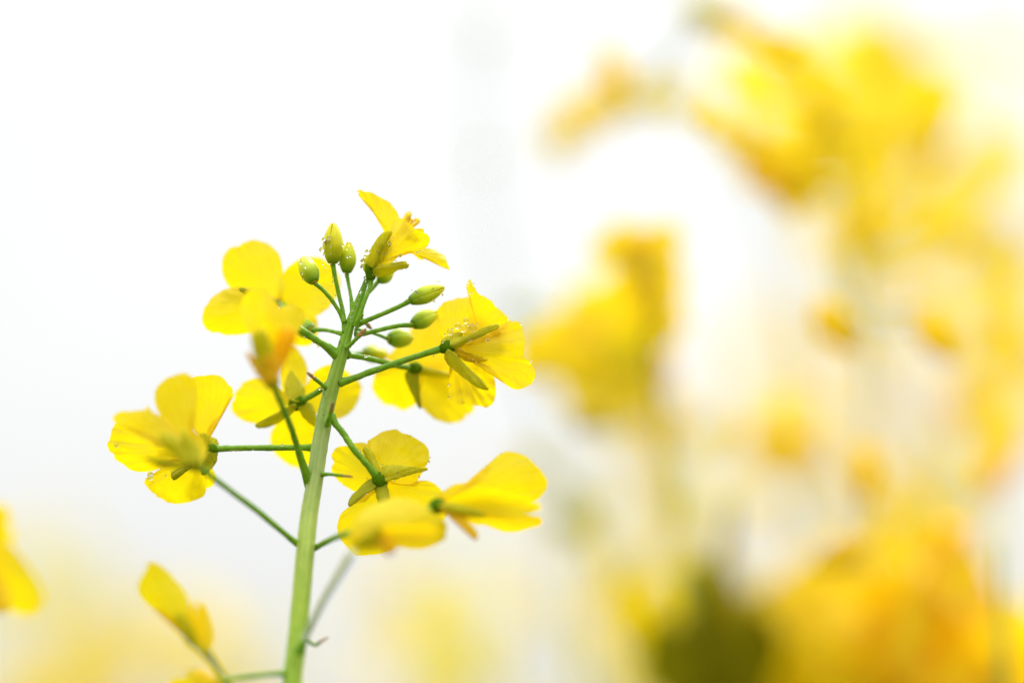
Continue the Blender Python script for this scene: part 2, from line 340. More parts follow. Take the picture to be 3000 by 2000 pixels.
# flower 2: half closed flower hanging in front, hides part of flower 1
p, v = ped([('Z', 712, 1118, -2), ('D', 1250, 1380, -6), ('D', 1180, 1160, -9), ('D', 1100, 970, -13), ('D', 1030, 800, -16), ('D', 968, 655, -19)], 10, 8)
f = receptacle(pl, p, v, r=.0013, label='blurred half closed orange yellow flower hanging nearest the camera', m='sepal_green')
bA = (975, 1800)
P_('A', bA, [(900, 1700), (760, 1450), (710, 1260), (640, 1130), (610, 980), (640, 850), (720, 770), (830, 740), (920, 790), (1000, 900), (1060, 1020), (1090, 1200), (1080, 1450), (1020, 1700)], -19, 3, 3)
P_('A', bA, [(960, 1700), (930, 1400), (930, 1180), (960, 1060), (1060, 980), (1200, 950), (1320, 1020), (1340, 1120), (1270, 1250), (1200, 1420), (1130, 1600), (1020, 1750)], -16.5, 4, 2)
P_('A', bA, [(900, 1700), (800, 1500), (780, 1300), (850, 1180), (950, 1150), (1060, 1200), (1120, 1330), (1120, 1500), (1040, 1700)], -21, -1, 2.5)
S_('D', (965, 650), [(900, 660), (830, 620), (790, 450), (745, 250), (735, 130), (820, 60), (900, 90), (960, 250), (990, 450), (985, 600)], -22.5, -1.5, 2, 'sepal')
S_('D', (965, 650), [(960, 640), (970, 480), (1000, 250), (1080, 60), (1190, 30), (1240, 160), (1150, 360), (1070, 520), (1010, 650)], -21.8, -.5, 1.5, 'petal_golden')
S_('D', (960, 650), [(900, 655), (820, 600), (750, 490), (690, 380), (672, 320), (705, 340), (790, 430), (860, 520), (930, 610)], -20.5, 1, .8, 'petal_golden')
S_('D', (965, 655), [(870, 670), (820, 600), (810, 480), (870, 380), (960, 350), (1040, 420), (1060, 520), (1010, 640), (950, 690)], -23.5, -.5, 2, 'petal_golden')
# flower 3: open, behind the stem
p, v = ped([('D', 1620, 690, 0), ('D', 1560, 730, 2), ('D', 1450, 800, 4), ('D', 1340, 860, 6), ('D', 1260, 900, 7)], 9, 9, end=1.2)
f = receptacle(pl, p, v, r=.0013, ln=.0026, label='open flower seen from behind with petals passing behind the main stem')
P_('D', (1240, 880), [(1140, 860), (1080, 760), (1060, 620), (1050, 480), (1080, 330), (1150, 230), (1230, 250), (1310, 350), (1355, 430), (1380, 530), (1370, 640), (1340, 770), (1290, 860)], 9, 3, 1)
P_('D', (1260, 880), [(1310, 800), (1390, 650), (1440, 560), (1530, 490), (1640, 460), (1750, 490), (1820, 540), (1900, 600), (1960, 640), (1998, 710), (1980, 820), (1940, 920), (1880, 1000), (1800, 1060), (1700, 1085), (1600, 1060), (1450, 1010), (1340, 930)], 9, 5, -2)
P_('D', (1240, 890), [(1160, 850), (1050, 760), (900, 620), (810, 610), (720, 630), (640, 665), (590, 730), (540, 790), (535, 850), (500, 930), (510, 1000), (570, 1060), (650, 1110), (770, 1135), (900, 1130), (1020, 1060), (1150, 950)], 8, 3, 1.5)
P_('D', (1255, 910), [(1180, 980), (1060, 1090), (980, 1190), (945, 1290), (960, 1400), (1010, 1490), (1090, 1560), (1180, 1620), (1294, 1650), (1400, 1610), (1490, 1480), (1500, 1300), (1450, 1120), (1340, 980)], 9, 3, 2)
S_('D', (1250, 900), [(1200, 930), (1130, 970), (1030, 1020), (900, 1090), (800, 1135), (775, 1165), (810, 1188), (900, 1180), (1010, 1140), (1130, 1070), (1240, 970)], 6, 0, .8)
S_('D', (1270, 900), [(1310, 900), (1400, 900), (1450, 980), (1490, 1100), (1495, 1190), (1400, 1130), (1320, 1050), (1270, 950)], 6, 1, 1)
S_('D', (1240, 880), [(1200, 870), (1130, 800), (1120, 680), (1150, 590), (1190, 530), (1260, 620), (1330, 720), (1345, 820), (1290, 880)], 6, 2, 1.2)
# flower 4: left, in focus
p, v = ped([('Z', 724, 1027, 0), ('Z', 690, 1027.5, 0), ('Z', 600, 1028, 1), ('E', 1700, 1028, 1), ('E', 1420, 1040, 0)], 9, 8.5, end=1.4)
f = receptacle(pl, p, v, r=.00115, label='leftmost wet flower on a straight horizontal pedicel, in focus')
P_('E', (1380, 1010), [(1380, 850), (1310, 840), (1200, 750), (1100, 550), (1130, 330), (1250, 215), (1380, 190), (1500, 185), (1590, 230), (1640, 290), (1695, 350), (1690, 390), (1705, 420), (1650, 455), (1620, 560), (1580, 630), (1470, 710), (1420, 790)], 2, 2.5, -1.5)
P_('E', (1370, 1060), [(1200, 950), (1000, 830), (700, 700), (430, 660), (350, 740), (310, 800), (290, 880), (275, 940), (252, 970), (275, 1060), (320, 1095), (350, 1160), (430, 1210), (480, 1250), (520, 1280), (620, 1300), (700, 1300), (800, 1280), (880, 1240), (960, 1170), (1060, 1140), (1220, 1130)], 1.5, 1, 2, ruf=.0004)
P_('E', (1370, 1090), [(1250, 1130), (1060, 1150), (960, 1190), (860, 1260), (780, 1320), (710, 1360), (675, 1410), (700, 1460), (740, 1510), (810, 1568), (880, 1610), (960, 1650), (1070, 1669), (1200, 1645), (1330, 1600), (1380, 1540), (1395, 1430), (1390, 1300), (1400, 1180)], 2.5, 0, 2, ruf=.0005)
P_('E', (1390, 1090), [(1400, 1200), (1450, 1260), (1490, 1330), (1500, 1390), (1460, 1460), (1390, 1490), (1330, 1450), (1270, 1400), (1290, 1280), (1350, 1180)], 5, 3, 0)
S_('E', (1410, 1060), [(1380, 1120), (1340, 1210), (1325, 1280), (1345, 1335), (1400, 1315), (1480, 1220), (1512, 1150), (1500, 1070), (1450, 1050)], -1, -1, .8, 'sepal_green')
S_('E', (1405, 1030), [(1340, 1000), (1290, 930), (1290, 885), (1350, 855), (1400, 875), (1440, 930), (1445, 1000), (1430, 1040)], -.6, -1, 1)
S_('E', (1425, 1040), [(1430, 980), (1440, 905), (1500, 925), (1525, 980), (1520, 1060), (1510, 1120), (1460, 1090)], 1.2, 1.5, .8)
S_('E', (1380, 1080), [(1290, 1150), (1180, 1210), (1080, 1265), (1000, 1305), (985, 1345), (1010, 1393), (1060, 1365), (1130, 1310), (1250, 1230), (1350, 1150)], .2, -.5, .6, 'sepal_green')
pistil(pl, f, W('E', 1300, 1050, .002), W('E', 1000, 980, .004) - W('E', 1300, 1050, .002), h=.006, seed=2)
# flower 5: left, blurred, in front of flower 4
p, v = ped([('Z', 697, 1258, -6), ('Z', 672, 1240, -8), ('Z', 600, 1180, -12), ('E', 1500, 1390, -16), ('E', 1370, 1290, -18), ('E', 1250, 1210, -19)], 9, 8)
f = receptacle(pl, p, v, r=.0013, label='blurred flower in front of the leftmost one, on a slanting pedicel', m='sepal_green')
P_('E', (1240, 1200), [(1120, 1080), (1000, 880), (850, 640), (800, 500), (800, 380), (850, 290), (950, 220), (1050, 180), (1130, 165), (1200, 190), (1260, 250), (1270, 400), (1230, 600), (1180, 780), (1230, 950), (1280, 1120)], -17, 4, 2)
P_('E', (1240, 1200), [(1100, 1100), (960, 1010), (760, 880), (560, 800), (400, 765), (330, 725), (315, 680), (350, 635), (420, 605), (550, 600), (680, 585), (715, 545), (770, 610), (860, 660), (1000, 760), (1120, 900), (1200, 1060)], -17.5, 5, 2)
P_('E', (1240, 1200), [(1220, 1100), (1100, 900), (1080, 780), (1160, 760), (1250, 830), (1330, 900), (1400, 1000), (1385, 1110), (1320, 1190)], -15, 4, 1)
S_('E', (1240, 1210), [(1180, 1220), (1100, 1160), (1000, 1080), (880, 980), (850, 900), (930, 860), (1060, 900), (1160, 1010), (1230, 1130)], -20.5, 1, 1, 'sepal')
S_('E', (1240, 1210), [(1150, 1240), (1000, 1255), (850, 1225), (740, 1180), (680, 1145), (700, 1138), (800, 1170), (950, 1200), (1130, 1200)], -20, -1, .5, 'sepal')
S_('E', (1245, 1205), [(1230, 1130), (1150, 1000), (1100, 880), (1110, 810), (1200, 900), (1290, 1010), (1310, 1110), (1280, 1190)], -20.6, 1.5, 1, 'sepal')
# flower 6: right, in focus
p, v = ped([('D', 1740, 670, 0), ('D', 1900, 620, 0), ('D', 2150, 525, 0), ('C', 300, 950, 0), ('C', 620, 840, 0), ('C', 950, 730, 0), ('C', 1215, 655, 0)], 10, 9, end=1.35)
f = receptacle(pl, p, v, r=.00115, label='sharp flower at right with veined petals and large water drops at its base')
P_('C', (1240, 640), [(1170, 560), (1110, 430), (1080, 300), (1095, 230), (1150, 170), (1180, 140), (1260, 110), (1340, 85), (1400, 85), (1470, 75), (1600, 60), (1680, 90), (1730, 130), (1760, 180), (1830, 230), (1880, 280), (1930, 330), (1950, 390), (1850, 500), (1650, 590), (1420, 640)], 3, 3, 2, ruf=.0004)
P_('C', (1570, 440), [(1380, 600), (1440, 380), (1480, 200), (1478, 80), (1440, -10), (1435, -60), (1475, -127), (1500, -80), (1540, -20), (1570, 30), (1640, 80), (1730, 140), (1800, 260), (1780, 420), (1640, 540), (1450, 620)], 1.8, 1.5, -1.5)
P_('C', (1270, 670), [(1400, 640), (1600, 600), (1760, 560), (1850, 480), (1940, 365), (2010, 358), (2060, 385), (2085, 480), (2115, 580), (2090, 680), (2100, 770), (2160, 820), (2200, 880), (2230, 960), (2200, 1060), (2130, 1110), (2010, 1140), (1930, 1110), (1860, 1050), (1800, 970), (1720, 880), (1600, 850), (1400, 810), (1310, 740)], .8, 2, 2.5, ruf=.0005)
P_('C', (1260, 700), [(1270, 800), (1285, 900), (1245, 1000), (1222, 1100), (1225, 1220), (1300, 1285), (1380, 1310), (1440, 1300), (1530, 1320), (1600, 1330), (1660, 1348), (1720, 1320), (1750, 1280), (1775, 1200), (1770, 1080), (1740, 950), (1690, 870), (1560, 850), (1400, 780)], 4, 1, -1.5, ruf=.0006)
S_('C', (1240, 640), [(1255, 570), (1400, 535), (1550, 480), (1650, 430), (1740, 395), (1800, 388), (1812, 420), (1750, 460), (1600, 530), (1450, 590), (1340, 660), (1270, 670)], -1, -.5, .7, m='sepal')
S_('C', (1225, 680), [(1195, 740), (1190, 780), (1220, 840), (1300, 915), (1400, 995), (1500, 1070), (1600, 1130), (1690, 1141), (1645, 1080), (1600, 1020), (1500, 950), (1410, 840), (1340, 760), (1270, 710)], -1, -1.5, .8, 'sepal')
S_('C', (1215, 640), [(1150, 650), (1142, 600), (1170, 560), (1230, 530), (1330, 480), (1400, 500), (1330, 570), (1260, 620)], .8, 1, .8)
S_('C', (1250, 670), [(1300, 700), (1400, 790), (1540, 820), (1680, 800), (1560, 750), (1400, 690), (1320, 650)], .2, 1, .8, 'petal')
pistil(pl, f, W('C', 1450, 640, .0025), W('C', 1700, 600, .006) - W('C', 1400, 640, .002), h=.006, seed=5)
# flower 7: behind and below flower 6
p, v = ped([('D', 1830, 350, 0), ('C', 120, 750, 1), ('C', 300, 780, 2), ('C', 500, 830, 4), ('C', 680, 875, 7), ('C', 840, 890, 9)], 9, 8, end=1.4)
f = receptacle(pl, p, v, r=.001, label='softly blurred flower below and behind the sharp right flower')
P_('C', (850, 900), [(700, 870), (510, 780), (590, 700), (640, 600), (700, 480), (850, 410), (1000, 330), (1130, 330), (1230, 500), (1260, 720), (1200, 880), (1000, 940)], 12, 4, 2)
P_('C', (850, 910), [(700, 860), (540, 850), (430, 880), (390, 940), (380, 1000), (350, 1090), (380, 1190), (440, 1260), (500, 1310), (600, 1325), (650, 1360), (710, 1378), (790, 1350), (860, 1300), (920, 1130), (920, 980)], 11, 3, 1.5)
P_('C', (870, 920), [(850, 1050), (860, 1280), (940, 1360), (1000, 1420), (1080, 1480), (1200, 1522), (1320, 1520), (1410, 1480), (1440, 1430), (1500, 1410), (1530, 1330), (1510, 1200), (1400, 1070), (1200, 980), (1000, 920)], 12.5, 3, -2)
P_('C', (870, 900), [(950, 800), (1080, 720), (1220, 720), (1330, 800), (1350, 950), (1300, 1060), (1130, 1010), (980, 950)], 13.5, 4, 1)
S_('C', (840, 910), [(790, 910), (735, 950), (740, 1020), (780, 1120), (830, 1230), (880, 1330), (912, 1350), (900, 1200), (890, 1080), (885, 960)], 9, 0, .8, 'sepal_green')
S_('C', (850, 900), [(880, 870), (1000, 890), (1120, 930), (1240, 955), (1300, 985), (1230, 1010), (1100, 1000), (980, 980), (880, 945)], 9.5, 2, .8, 'sepal')
# flower 8: lower middle, seen from behind
p, v = ped([('Z', 760, 955, 0), ('Z', 772, 975, -.5), ('F', 330, 120, -1), ('F', 430, 270, -2), ('F', 550, 410, -2), ('F', 665, 550, -1)], 10, 9, end=1.45)
f = receptacle(pl, p, v, r=.0013, label='flower below the middle of the stem, seen from behind with four spread green sepals')
P_('F', (650, 555), [(600, 560), (460, 655), (370, 620), (290, 560), (235, 490), (220, 440), (245, 390), (225, 340), (240, 280), (300, 240), (370, 235), (440, 210), (540, 215), (590, 300), (620, 430)], 2, 3, 1.5, ruf=.0004)
P_('F', (680, 550), [(640, 440), (570, 320), (555, 200), (620, 150), (690, 110), (760, 95), (810, 80), (850, 105), (960, 150), (1050, 200), (1110, 260), (1125, 320), (1115, 380), (1080, 440), (1040, 510), (990, 570), (900, 590), (780, 560)], 1, 2.5, 2, ruf=.0004)
P_('F', (690, 570), [(760, 560), (900, 600), (1000, 600), (1050, 555), (1120, 560), (1180, 590), (1230, 640), (1270, 720), (1290, 850), (1260, 900), (1210, 940), (1100, 960), (900, 860), (750, 700)], 3, 2, 1)
P_('F', (665, 590), [(620, 660), (540, 740), (470, 760), (380, 800), (320, 850), (290, 900), (275, 990), (290, 1070), (350, 1150), (440, 1230), (540, 1240), (640, 1230), (740, 1200), (850, 1100), (870, 950), (800, 780), (720, 640)], 2, 0, 1.5)
S_('F', (680, 540), [(690, 450), (720, 420), (800, 415), (950, 425), (1080, 435), (1102, 455), (1000, 480), (900, 512), (800, 545), (710, 560)], -1.5, -.5, .8, 'sepal')
S_('F', (660, 560), [(600, 540), (540, 570), (470, 640), (400, 710), (378, 790), (430, 765), (510, 700), (600, 640), (650, 590)], -1.2, -1, .8, 'sepal_green')
S_('F', (665, 540), [(670, 460), (655, 420), (620, 340), (570, 265), (520, 250), (525, 320), (570, 400), (620, 480)], -.8, 1, .7, 'sepal')
S_('F', (670, 570), [(625, 600), (635, 680), (660, 760), (735, 750), (745, 660), (715, 590)], -1.4, -1, .7, 'sepal_green')
# flower 9: blurred in front of flower 8
p, v = ped([('Z', 718, 1256, -5), ('F', 60, 1180, -6), ('F', 150, 1130, -9), ('F', 280, 1070, -15), ('F', 400, 1040, -21), ('F', 520, 1060, -25)], 9, 8)
f = receptacle(pl, p, v, label='blurred glowing flower in front, covering the lower petals of the one with green sepals', m='sepal_green')
P_('F', (520, 1060), [(410, 1060), (430, 940), (510, 840), (650, 755), (800, 720), (950, 730), (1060, 775), (1150, 850), (1200, 940), (1150, 1020), (950, 1010), (750, 1040), (620, 1080)], -26, 4, 5)
P_('F', (520, 1080), [(620, 1000), (800, 960), (1000, 960), (1170, 980), (1200, 1050), (1150, 1110), (1000, 1140), (840, 1150), (700, 1150), (590, 1130)], -28, -3, -2, 'petal_golden')
P_('F', (500, 1080), [(400, 1060), (390, 1120), (430, 1190), (540, 1220), (680, 1200), (750, 1100), (720, 980), (620, 960), (520, 1000)], -29, -1, 2, 'petal_golden')
P_('F', (540, 1060), [(800, 900), (1000, 850), (1200, 880), (1275, 940), (1270, 1080), (1180, 1150), (1050, 1190), (900, 1180), (700, 1120)], -20, 2, 1)
S_('F', (560, 1080), [(650, 1130), (720, 1180), (755, 1250), (785, 1235), (820, 1170), (770, 1110), (650, 1070)], -29.5, -1, .6, 'petal_golden')
S_('F', (510, 1070), [(560, 1010), (650, 960), (690, 1010), (680, 1100), (600, 1170), (500, 1190), (430, 1170), (440, 1120)], -30.2, -.5, 1, 'sepal')
# flower 10: right lower, blurred, pointing right
p, v = ped([('F', 560, 1090, -21), ('F', 720, 1020, -21), ('F', 900, 920, -19), ('F', 1080, 830, -16.5), ('F', 1190, 790, -15)], 7, 8, end=1.6)
f = receptacle(pl, p, v, r=.0013, label='blurred long flower pointing right, lowest at the right of the plant')
P_('F', (1210, 785), [(1230, 680), (1270, 640), (1350, 595), (1500, 570), (1620, 545), (1680, 450), (1720, 360), (1780, 305), (1860, 290), (1960, 310), (2060, 370), (2140, 450), (2200, 540), (2205, 620), (2150, 700), (2090, 740), (1900, 740), (1600, 740), (1400, 780)], -12, 3, 2)
P_('F', (1210, 790), [(1300, 720), (1450, 650), (1620, 620), (1800, 650), (2000, 710), (2110, 760), (2155, 800), (2100, 845), (1950, 885), (1750, 870), (1500, 840), (1330, 820)], -15, -2, -2.5)
P_('F', (1215, 800), [(1300, 820), (1500, 810), (1750, 860), (1950, 870), (2130, 890), (2160, 940), (2130, 970), (2030, 1000), (1900, 1030), (1780, 1020), (1650, 965), (1550, 960), (1400, 890)], -14, 2, 2.5, 'petal_golden')
S_('F', (1210, 800), [(1240, 840), (1350, 900), (1430, 970), (1500, 1060), (1545, 1100), (1570, 1060), (1525, 980), (1440, 890), (1350, 820), (1260, 790)], -16.5, -1, .6, 'petal_golden')
S_('F', (1210, 790), [(1260, 770), (1400, 770), (1560, 820), (1640, 880), (1520, 890), (1380, 860), (1270, 820)], -16.8, -1, .8, 'sepal')
# flower 11: the topmost, in focus
p, v = ped([('A', 1925, 1200, -1.2), ('A', 1985, 1040, -1.5), ('A', 2040, 880, -1), ('A', 2100, 720, 0), ('B', 345, 1140, 0)], 6, 7, end=1.6)
f = receptacle(pl, p, v, r=.0011, ln=.0028, label='topmost sharp flower, upright with one long petal pointing up left')
P_('B', (580, 740), [(560, 850), (515, 780), (490, 700), (440, 610), (370, 490), (320, 390), (260, 335), (210, 300), (185, 250), (190, 220), (225, 220), (260, 240), (350, 250), (410, 285), (480, 325), (550, 360), (600, 420), (645, 480), (665, 560), (650, 720), (610, 840)], 2, 2, 1, crenate=.6)
P_('B', (390, 1070), [(430, 950), (520, 830), (590, 740), (600, 640), (625, 540), (700, 555), (760, 590), (830, 650), (880, 690), (930, 680), (945, 715), (990, 730), (1015, 790), (1000, 850), (960, 890), (880, 920), (740, 930), (650, 990), (590, 1050), (480, 1075)], 0, 0, 2.5, ruf=.0004)
P_('B', (800, 935), [(640, 960), (740, 925), (830, 905), (950, 888), (1080, 910), (1130, 950), (1190, 975), (1210, 1040), (1245, 1135), (1200, 1130), (1130, 1080), (1050, 1030), (950, 1010), (940, 1027), (890, 1015), (830, 960), (740, 950), (640, 985)], 2.5, 2, 1.5, crenate=.5)
P_('B', (480, 980), [(560, 860), (640, 740), (690, 600), (705, 555), (730, 500), (760, 470), (800, 475), (790, 520), (775, 580), (790, 680), (740, 800), (620, 920)], 5, 3, 1)
S_('B', (360, 1110), [(300, 1080), (310, 990), (340, 910), (390, 820), (450, 740), (500, 702), (565, 692), (580, 715), (520, 780), (470, 870), (430, 980), (400, 1090)], -1.5, -1, .8)
S_('B', (370, 1130), [(390, 1100), (480, 1080), (600, 1060), (680, 1050), (740, 1045), (760, 1075), (778, 1080), (760, 1115), (680, 1130), (590, 1170), (480, 1212), (370, 1195)], -1.2, -1, .8)
S_('B', (340, 1130), [(290, 1160), (240, 1110), (236, 1050), (270, 980), (320, 930), (345, 1000), (350, 1090)], 0, 1.5, 1)
S_('B', (365, 1110), [(370, 1000), (420, 930), (480, 840), (560, 800), (560, 920), (500, 1020), (430, 1090)], -.6, .3, 1.2)
for pts in ([(700, 650), (790, 640), (835, 622), (868, 595), (872, 575), (850, 566)], [(740, 660), (780, 625), (785, 590), (797, 577), (812, 583)], [(700, 660), (740, 590), (770, 530), (785, 490)], [(800, 700), (860, 690), (905, 690), (930, 684)]):
    b = MB(); q = [W('B', x, y, .002 + i * .0003) for i, (x, y) in enumerate(pts)]
    b.tube(q, [.00035] * (len(q) - 2) + [.00048, .0004], n=24, seg=10, lump=.2); b.build('stamen', M['anther'], f, pl.o)
# flower 12 and 13: lower left, blurred in front
p, v = ped([('G', 1560, 1165, -18), ('G', 1400, 1172, -19), ('G', 1200, 1195, -20), ('G', 1000, 1222, -22), ('G', 900, 1240, -24)], 7, 7)
f = receptacle(pl, p, v, label='blurred flower cut off by the bottom edge of the photo', m='sepal_green')
P_('G', (900, 1250), [(880, 1200), (800, 1150), (740, 1120), (650, 1140), (620, 1190), (520, 1200), (460, 1250), (500, 1330), (650, 1370), (800, 1340), (900, 1290)], -26, 2, 3, 'petal')
P_('G', (900, 1250), [(870, 1190), (840, 1150), (740, 1105), (650, 1125), (630, 1170), (720, 1200), (830, 1240)], -28, -2, 2, 'petal_golden')
P_('G', (900, 1250), [(850, 1230), (750, 1230), (640, 1270), (600, 1350), (700, 1420), (830, 1400), (900, 1320)], -28, 0, 2)
p, v = ped([('G', 1090, 1420, -20), ('G', 1020, 1310, -21), ('G', 940, 1180, -22), ('G', 860, 1060, -23), ('G', 790, 970, -24)], 9, 11, m='sepal_green', end=1.1)
f = receptacle(pl, p, v, label='blurred drooping flower at lower left with one broad raised petal', m='sepal')
P_('G', (750, 980), [(680, 930), (610, 840), (530, 720), (440, 605), (300, 570), (205, 490), (165, 400), (190, 300), (240, 220), (270, 145), (350, 165), (430, 220), (520, 320), (600, 420), (630, 500), (610, 600), (680, 760), (760, 920)], -24, 3, 3)
P_('G', (760, 980), [(700, 900), (650, 780), (620, 650), (650, 580), (700, 500), (720, 560), (765, 700), (815, 830), (800, 930)], -26, 0, 2, 'petal_golden')
P_('G', (780, 970), [(750, 850), (735, 680), (755, 520), (805, 600), (860, 790), (845, 910)], -21, 3, 1, 'petal_golden')
P_('G', (770, 980), [(690, 930), (640, 840), (620, 720), (650, 620), (700, 640), (760, 760), (800, 900)], -25, 1, 2, 'petal_golden')
S_('G', (770, 985), [(720, 950), (620, 880), (560, 750), (500, 650), (560, 600), (640, 680), (720, 820), (790, 940)], -26.5, 0, 1, 'sepal')
p, v = ped([('G', 1640, 975, -19), ('G', 1690, 880, -19.5), ('G', 1740, 760, -20), ('G', 1900, 450, -25), ('G', 2140, 60, -31)], 11, 9, m='branch')
# ---- buds with their pedicels
def budp(pts, tip, hw, r=6, m='sepal_bud', seed=0, dtip=0, t=.25):
    p, v = ped(pts, r, r * .95, end=1.25); rr, x, y, d = pts[-1]
    q = W(tip[0], tip[1], tip[2], mm(d + dtip)); return bud(pl, p, q, hw * K, tip=t, m=m, seed=seed)
budp([('A', 1805, 1270, 0), ('A', 1785, 1050, .5), ('A', 1735, 830, 1), ('A', 1695, 650, 1), ('A', 1665, 480, 1)], ('A', 1672, 5), 29, 6.5, 'sepal_bud2', 1, t=.2)
budp([('A', 1895, 1040, 1), ('A', 1875, 860, 2), ('A', 1845, 700, 3), ('A', 1825, 590, 3)], ('A', 1850, 228), 24, 5.5, 'sepal_bud', 2, t=.18)
budp([('A', 1800, 1150, 0), ('A', 1740, 1030, 0), ('A', 1640, 880, -.5), ('A', 1540, 770, -1), ('A', 1455, 700, -1.5)], ('A', 1320, 405), 26, 6, 'sepal_bud', 3, dtip=2, t=.45)
budp([('A', 1985, 1080, 1), ('B', 240, 1500, 3), ('B', 340, 1370, 4), ('B', 425, 1270, 5)], ('B', 590, 1130), 21, 6, 'sepal_bud', 4, t=.3)
budp([('C', 170, 400, 0), ('C', 300, 345, -.5), ('C', 500, 260, -1), ('C', 680, 180, -1.5), ('C', 780, 125, -2)], ('B', 1192, 1335), 25, 7, 'sepal_bud', 5, t=.2)
budp([('C', 160, 510, 0), ('C', 300, 490, 1), ('C', 500, 440, 2), ('C', 680, 405, 2.5), ('C', 810, 400, 3)], ('C', 1100, 255), 26, 7, 'sepal_bud', 6, dtip=2, t=.35)
budp([('C', 160, 450, 1), ('C', 280, 470, 2), ('C', 420, 510, 4), ('C', 530, 555, 6)], ('C', 828, 545), 27, 5, 'sepal_bud', 7, dtip=2, t=.45)
budp([('C', 60, 700, 0), ('C', 90, 720, 6), ('C', 140, 730, 10), ('C', 250, 722, 11)], ('C', 510, 740), 25, 6, 'sepal_bud2', 8, dtip=3, t=.6)
budp([('A', 1790, 1290, 0), ('A', 1700, 1265, 2), ('A', 1570, 1240, 4), ('A', 1430, 1240, 5)], ('A', 1240, 1200), 27, 6, 'sepal_bud', 9, dtip=6, t=.5)
# ---- aborted buds: short pedicels with withered brown tips
def wither(pts, r=4, tip=6):
    P = [W(a, x, y, mm(d)) for a, x, y, d in pts]
    o = pl.tube('aborted_pedicel', P, [r * 1.5 * K] + [r * K] * (len(P) - 1), M['green'], n=24, seg=10, lump=.2)
    v = (P[-1] - P[-2]).normalized()
    b = MB(); b.tube([P[-1] - v * .0003, P[-1] + v * .0004, P[-1] + v * .0011, P[-1] + v * .0017], [r * K, tip * K * .75, tip * K * .7, tip * K * .3], n=16, seg=10, lump=.8, seed=rng.random() * 9)
    b.build('withered_tip', M['dry'], o, pl.o)
wither([('D', 1820, 270, -1), ('D', 1880, 220, -1.5), ('D', 1930, 170, -2), ('D', 1970, 130, -2.2)], 6, 8)
wither([('D', 1600, 750, 0), ('D', 1560, 710, -1), ('D', 1500, 655, -2), ('D', 1450, 615, -2.5)], 6, 7)
wither([('D', 1600, 1150, -1.5), ('D', 1620, 1080, -3), ('D', 1640, 1010, -3.5), ('D', 1650, 970, -4)], 6, 6)
wither([('F', 140, 500, -3), ('F', 200, 497, -4), ('F', 270, 503, -5), ('F', 330, 510, -5)], 5, 5)
wither([('G', 1690, 830, -14), ('G', 1750, 880, -13), ('G', 1800, 905, -12), ('G', 1840, 880, -12)], 5, 5)
wither([('A', 1960, 1060, 2), ('A', 1990, 1100, 3), ('A', 2015, 1130, 4), ('A', 2035, 1150, 4)], 5, 7)

# ================================================================ WATER DROPS
import bmesh
bm = bmesh.new(); bmesh.ops.create_icosphere(bm, subdivisions=3, radius=1)
for v_ in bm.verts:
    if v_.co.z < 0: v_.co.z *= .86
dm = bpy.data.meshes.new('water_drop'); bm.to_mesh(dm); bm.free(); dm.materials.append(M['water']); dm.polygons.foreach_set('use_smooth', [True] * len(dm.polygons))
def drops(label, lst, d, group='water drops clinging to the plant'):
    for r, x, y, rp_ in lst:
        o = bpy.data.objects.new('water_drop', dm); C.objects.link(o)
        o.location = W(r, x, y, mm(d)); s_ = rp_ * K; o.scale = (s_, s_, s_ * 1.08); o.rotation_euler = (rng.random(), rng.random(), 0)
        tag(o, label, 'water drop', group)
drops('clear drop on the left side of the tallest yellow bud', [('A', 1540, 320, 8), ('A', 1562, 200, 6), ('A', 1600, 240, 9)], -.8)
drops('tiny bright drop on the tallest yellow bud or just below it', [('A', 1550, 485, 3), ('A', 1580, 520, 3), ('A', 1735, 490, 3), ('A', 1640, 180, 5), ('A', 1565, 375, 3), ('A', 1670, 690, 3), ('A', 1700, 845, 3), ('A', 1785, 270, 3.5), ('A', 1665, 635, 2.5)], -.9)
drops('small drop on the second bud, right of the tallest', [('A', 1835, 400, 4), ('A', 1870, 395, 3), ('A', 1830, 310, 3)], -.2)
drops('tiny drop on the green bud leaning left', [('A', 1325, 660, 3), ('A', 1310, 590, 4), ('A', 1300, 470, 4), ('A', 1350, 520, 4)], -3)
drops('clear drop on the left bulge of the topmost flower', [('B', 300, 935, 8), ('B', 245, 1040, 7), ('B', 240, 1105, 6), ('B', 272, 985, 4)], -1.6)
drops('tiny drop in the hollow of the topmost flower', [('B', 478, 868, 4), ('B', 515, 800, 4), ('B', 545, 830, 5), ('B', 500, 830, 3.5), ('B', 480, 960, 3.5), ('B', 590, 770, 3), ('B', 520, 940, 3), ('B', 560, 910, 3)], -1.6)
drops('clear drop under the edge of the topmost flower', [('B', 676, 978, 5), ('B', 630, 1045, 3), ('B', 870, 940, 4), ('B', 900, 925, 3)], -.5)
drops('tiny drop at a petal tip of the topmost flower', [('B', 1208, 1125, 3), ('B', 190, 250, 3), ('B', 992, 882, 2)], 2)
drops('small drop on the uppermost length of the stem', [('A', 1980, 800, 5), ('A', 2060, 720, 3), ('A', 2035, 640, 4), ('A', 1890, 1015, 3), ('A', 1865, 1085, 3.5), ('A', 1875, 1130, 3), ('A', 2130, 610, 3)], -1.6)
drops('clear round drop hanging left of the stem between two pedicels', [('D', 1748, 205, 4.5)], -.6)
drops('small drop under the thick pedicel left of the stem', [('D', 1438, 210, 4.5), ('D', 1500, 250, 3.5), ('D', 1390, 95, 3.5), ('D', 1345, 135, 3.5), ('D', 1372, 158, 2.5), ('D', 1612, 265, 3)], -1.5)
drops('small drop on the left edge of the pale stem', [('D', 1568, 800, 5), ('D', 1560, 845, 3.5), ('D', 1558, 1040, 5), ('D', 1515, 735, 4), ('D', 1545, 740, 3), ('D', 1825, 210, 2.5)], -1.2)
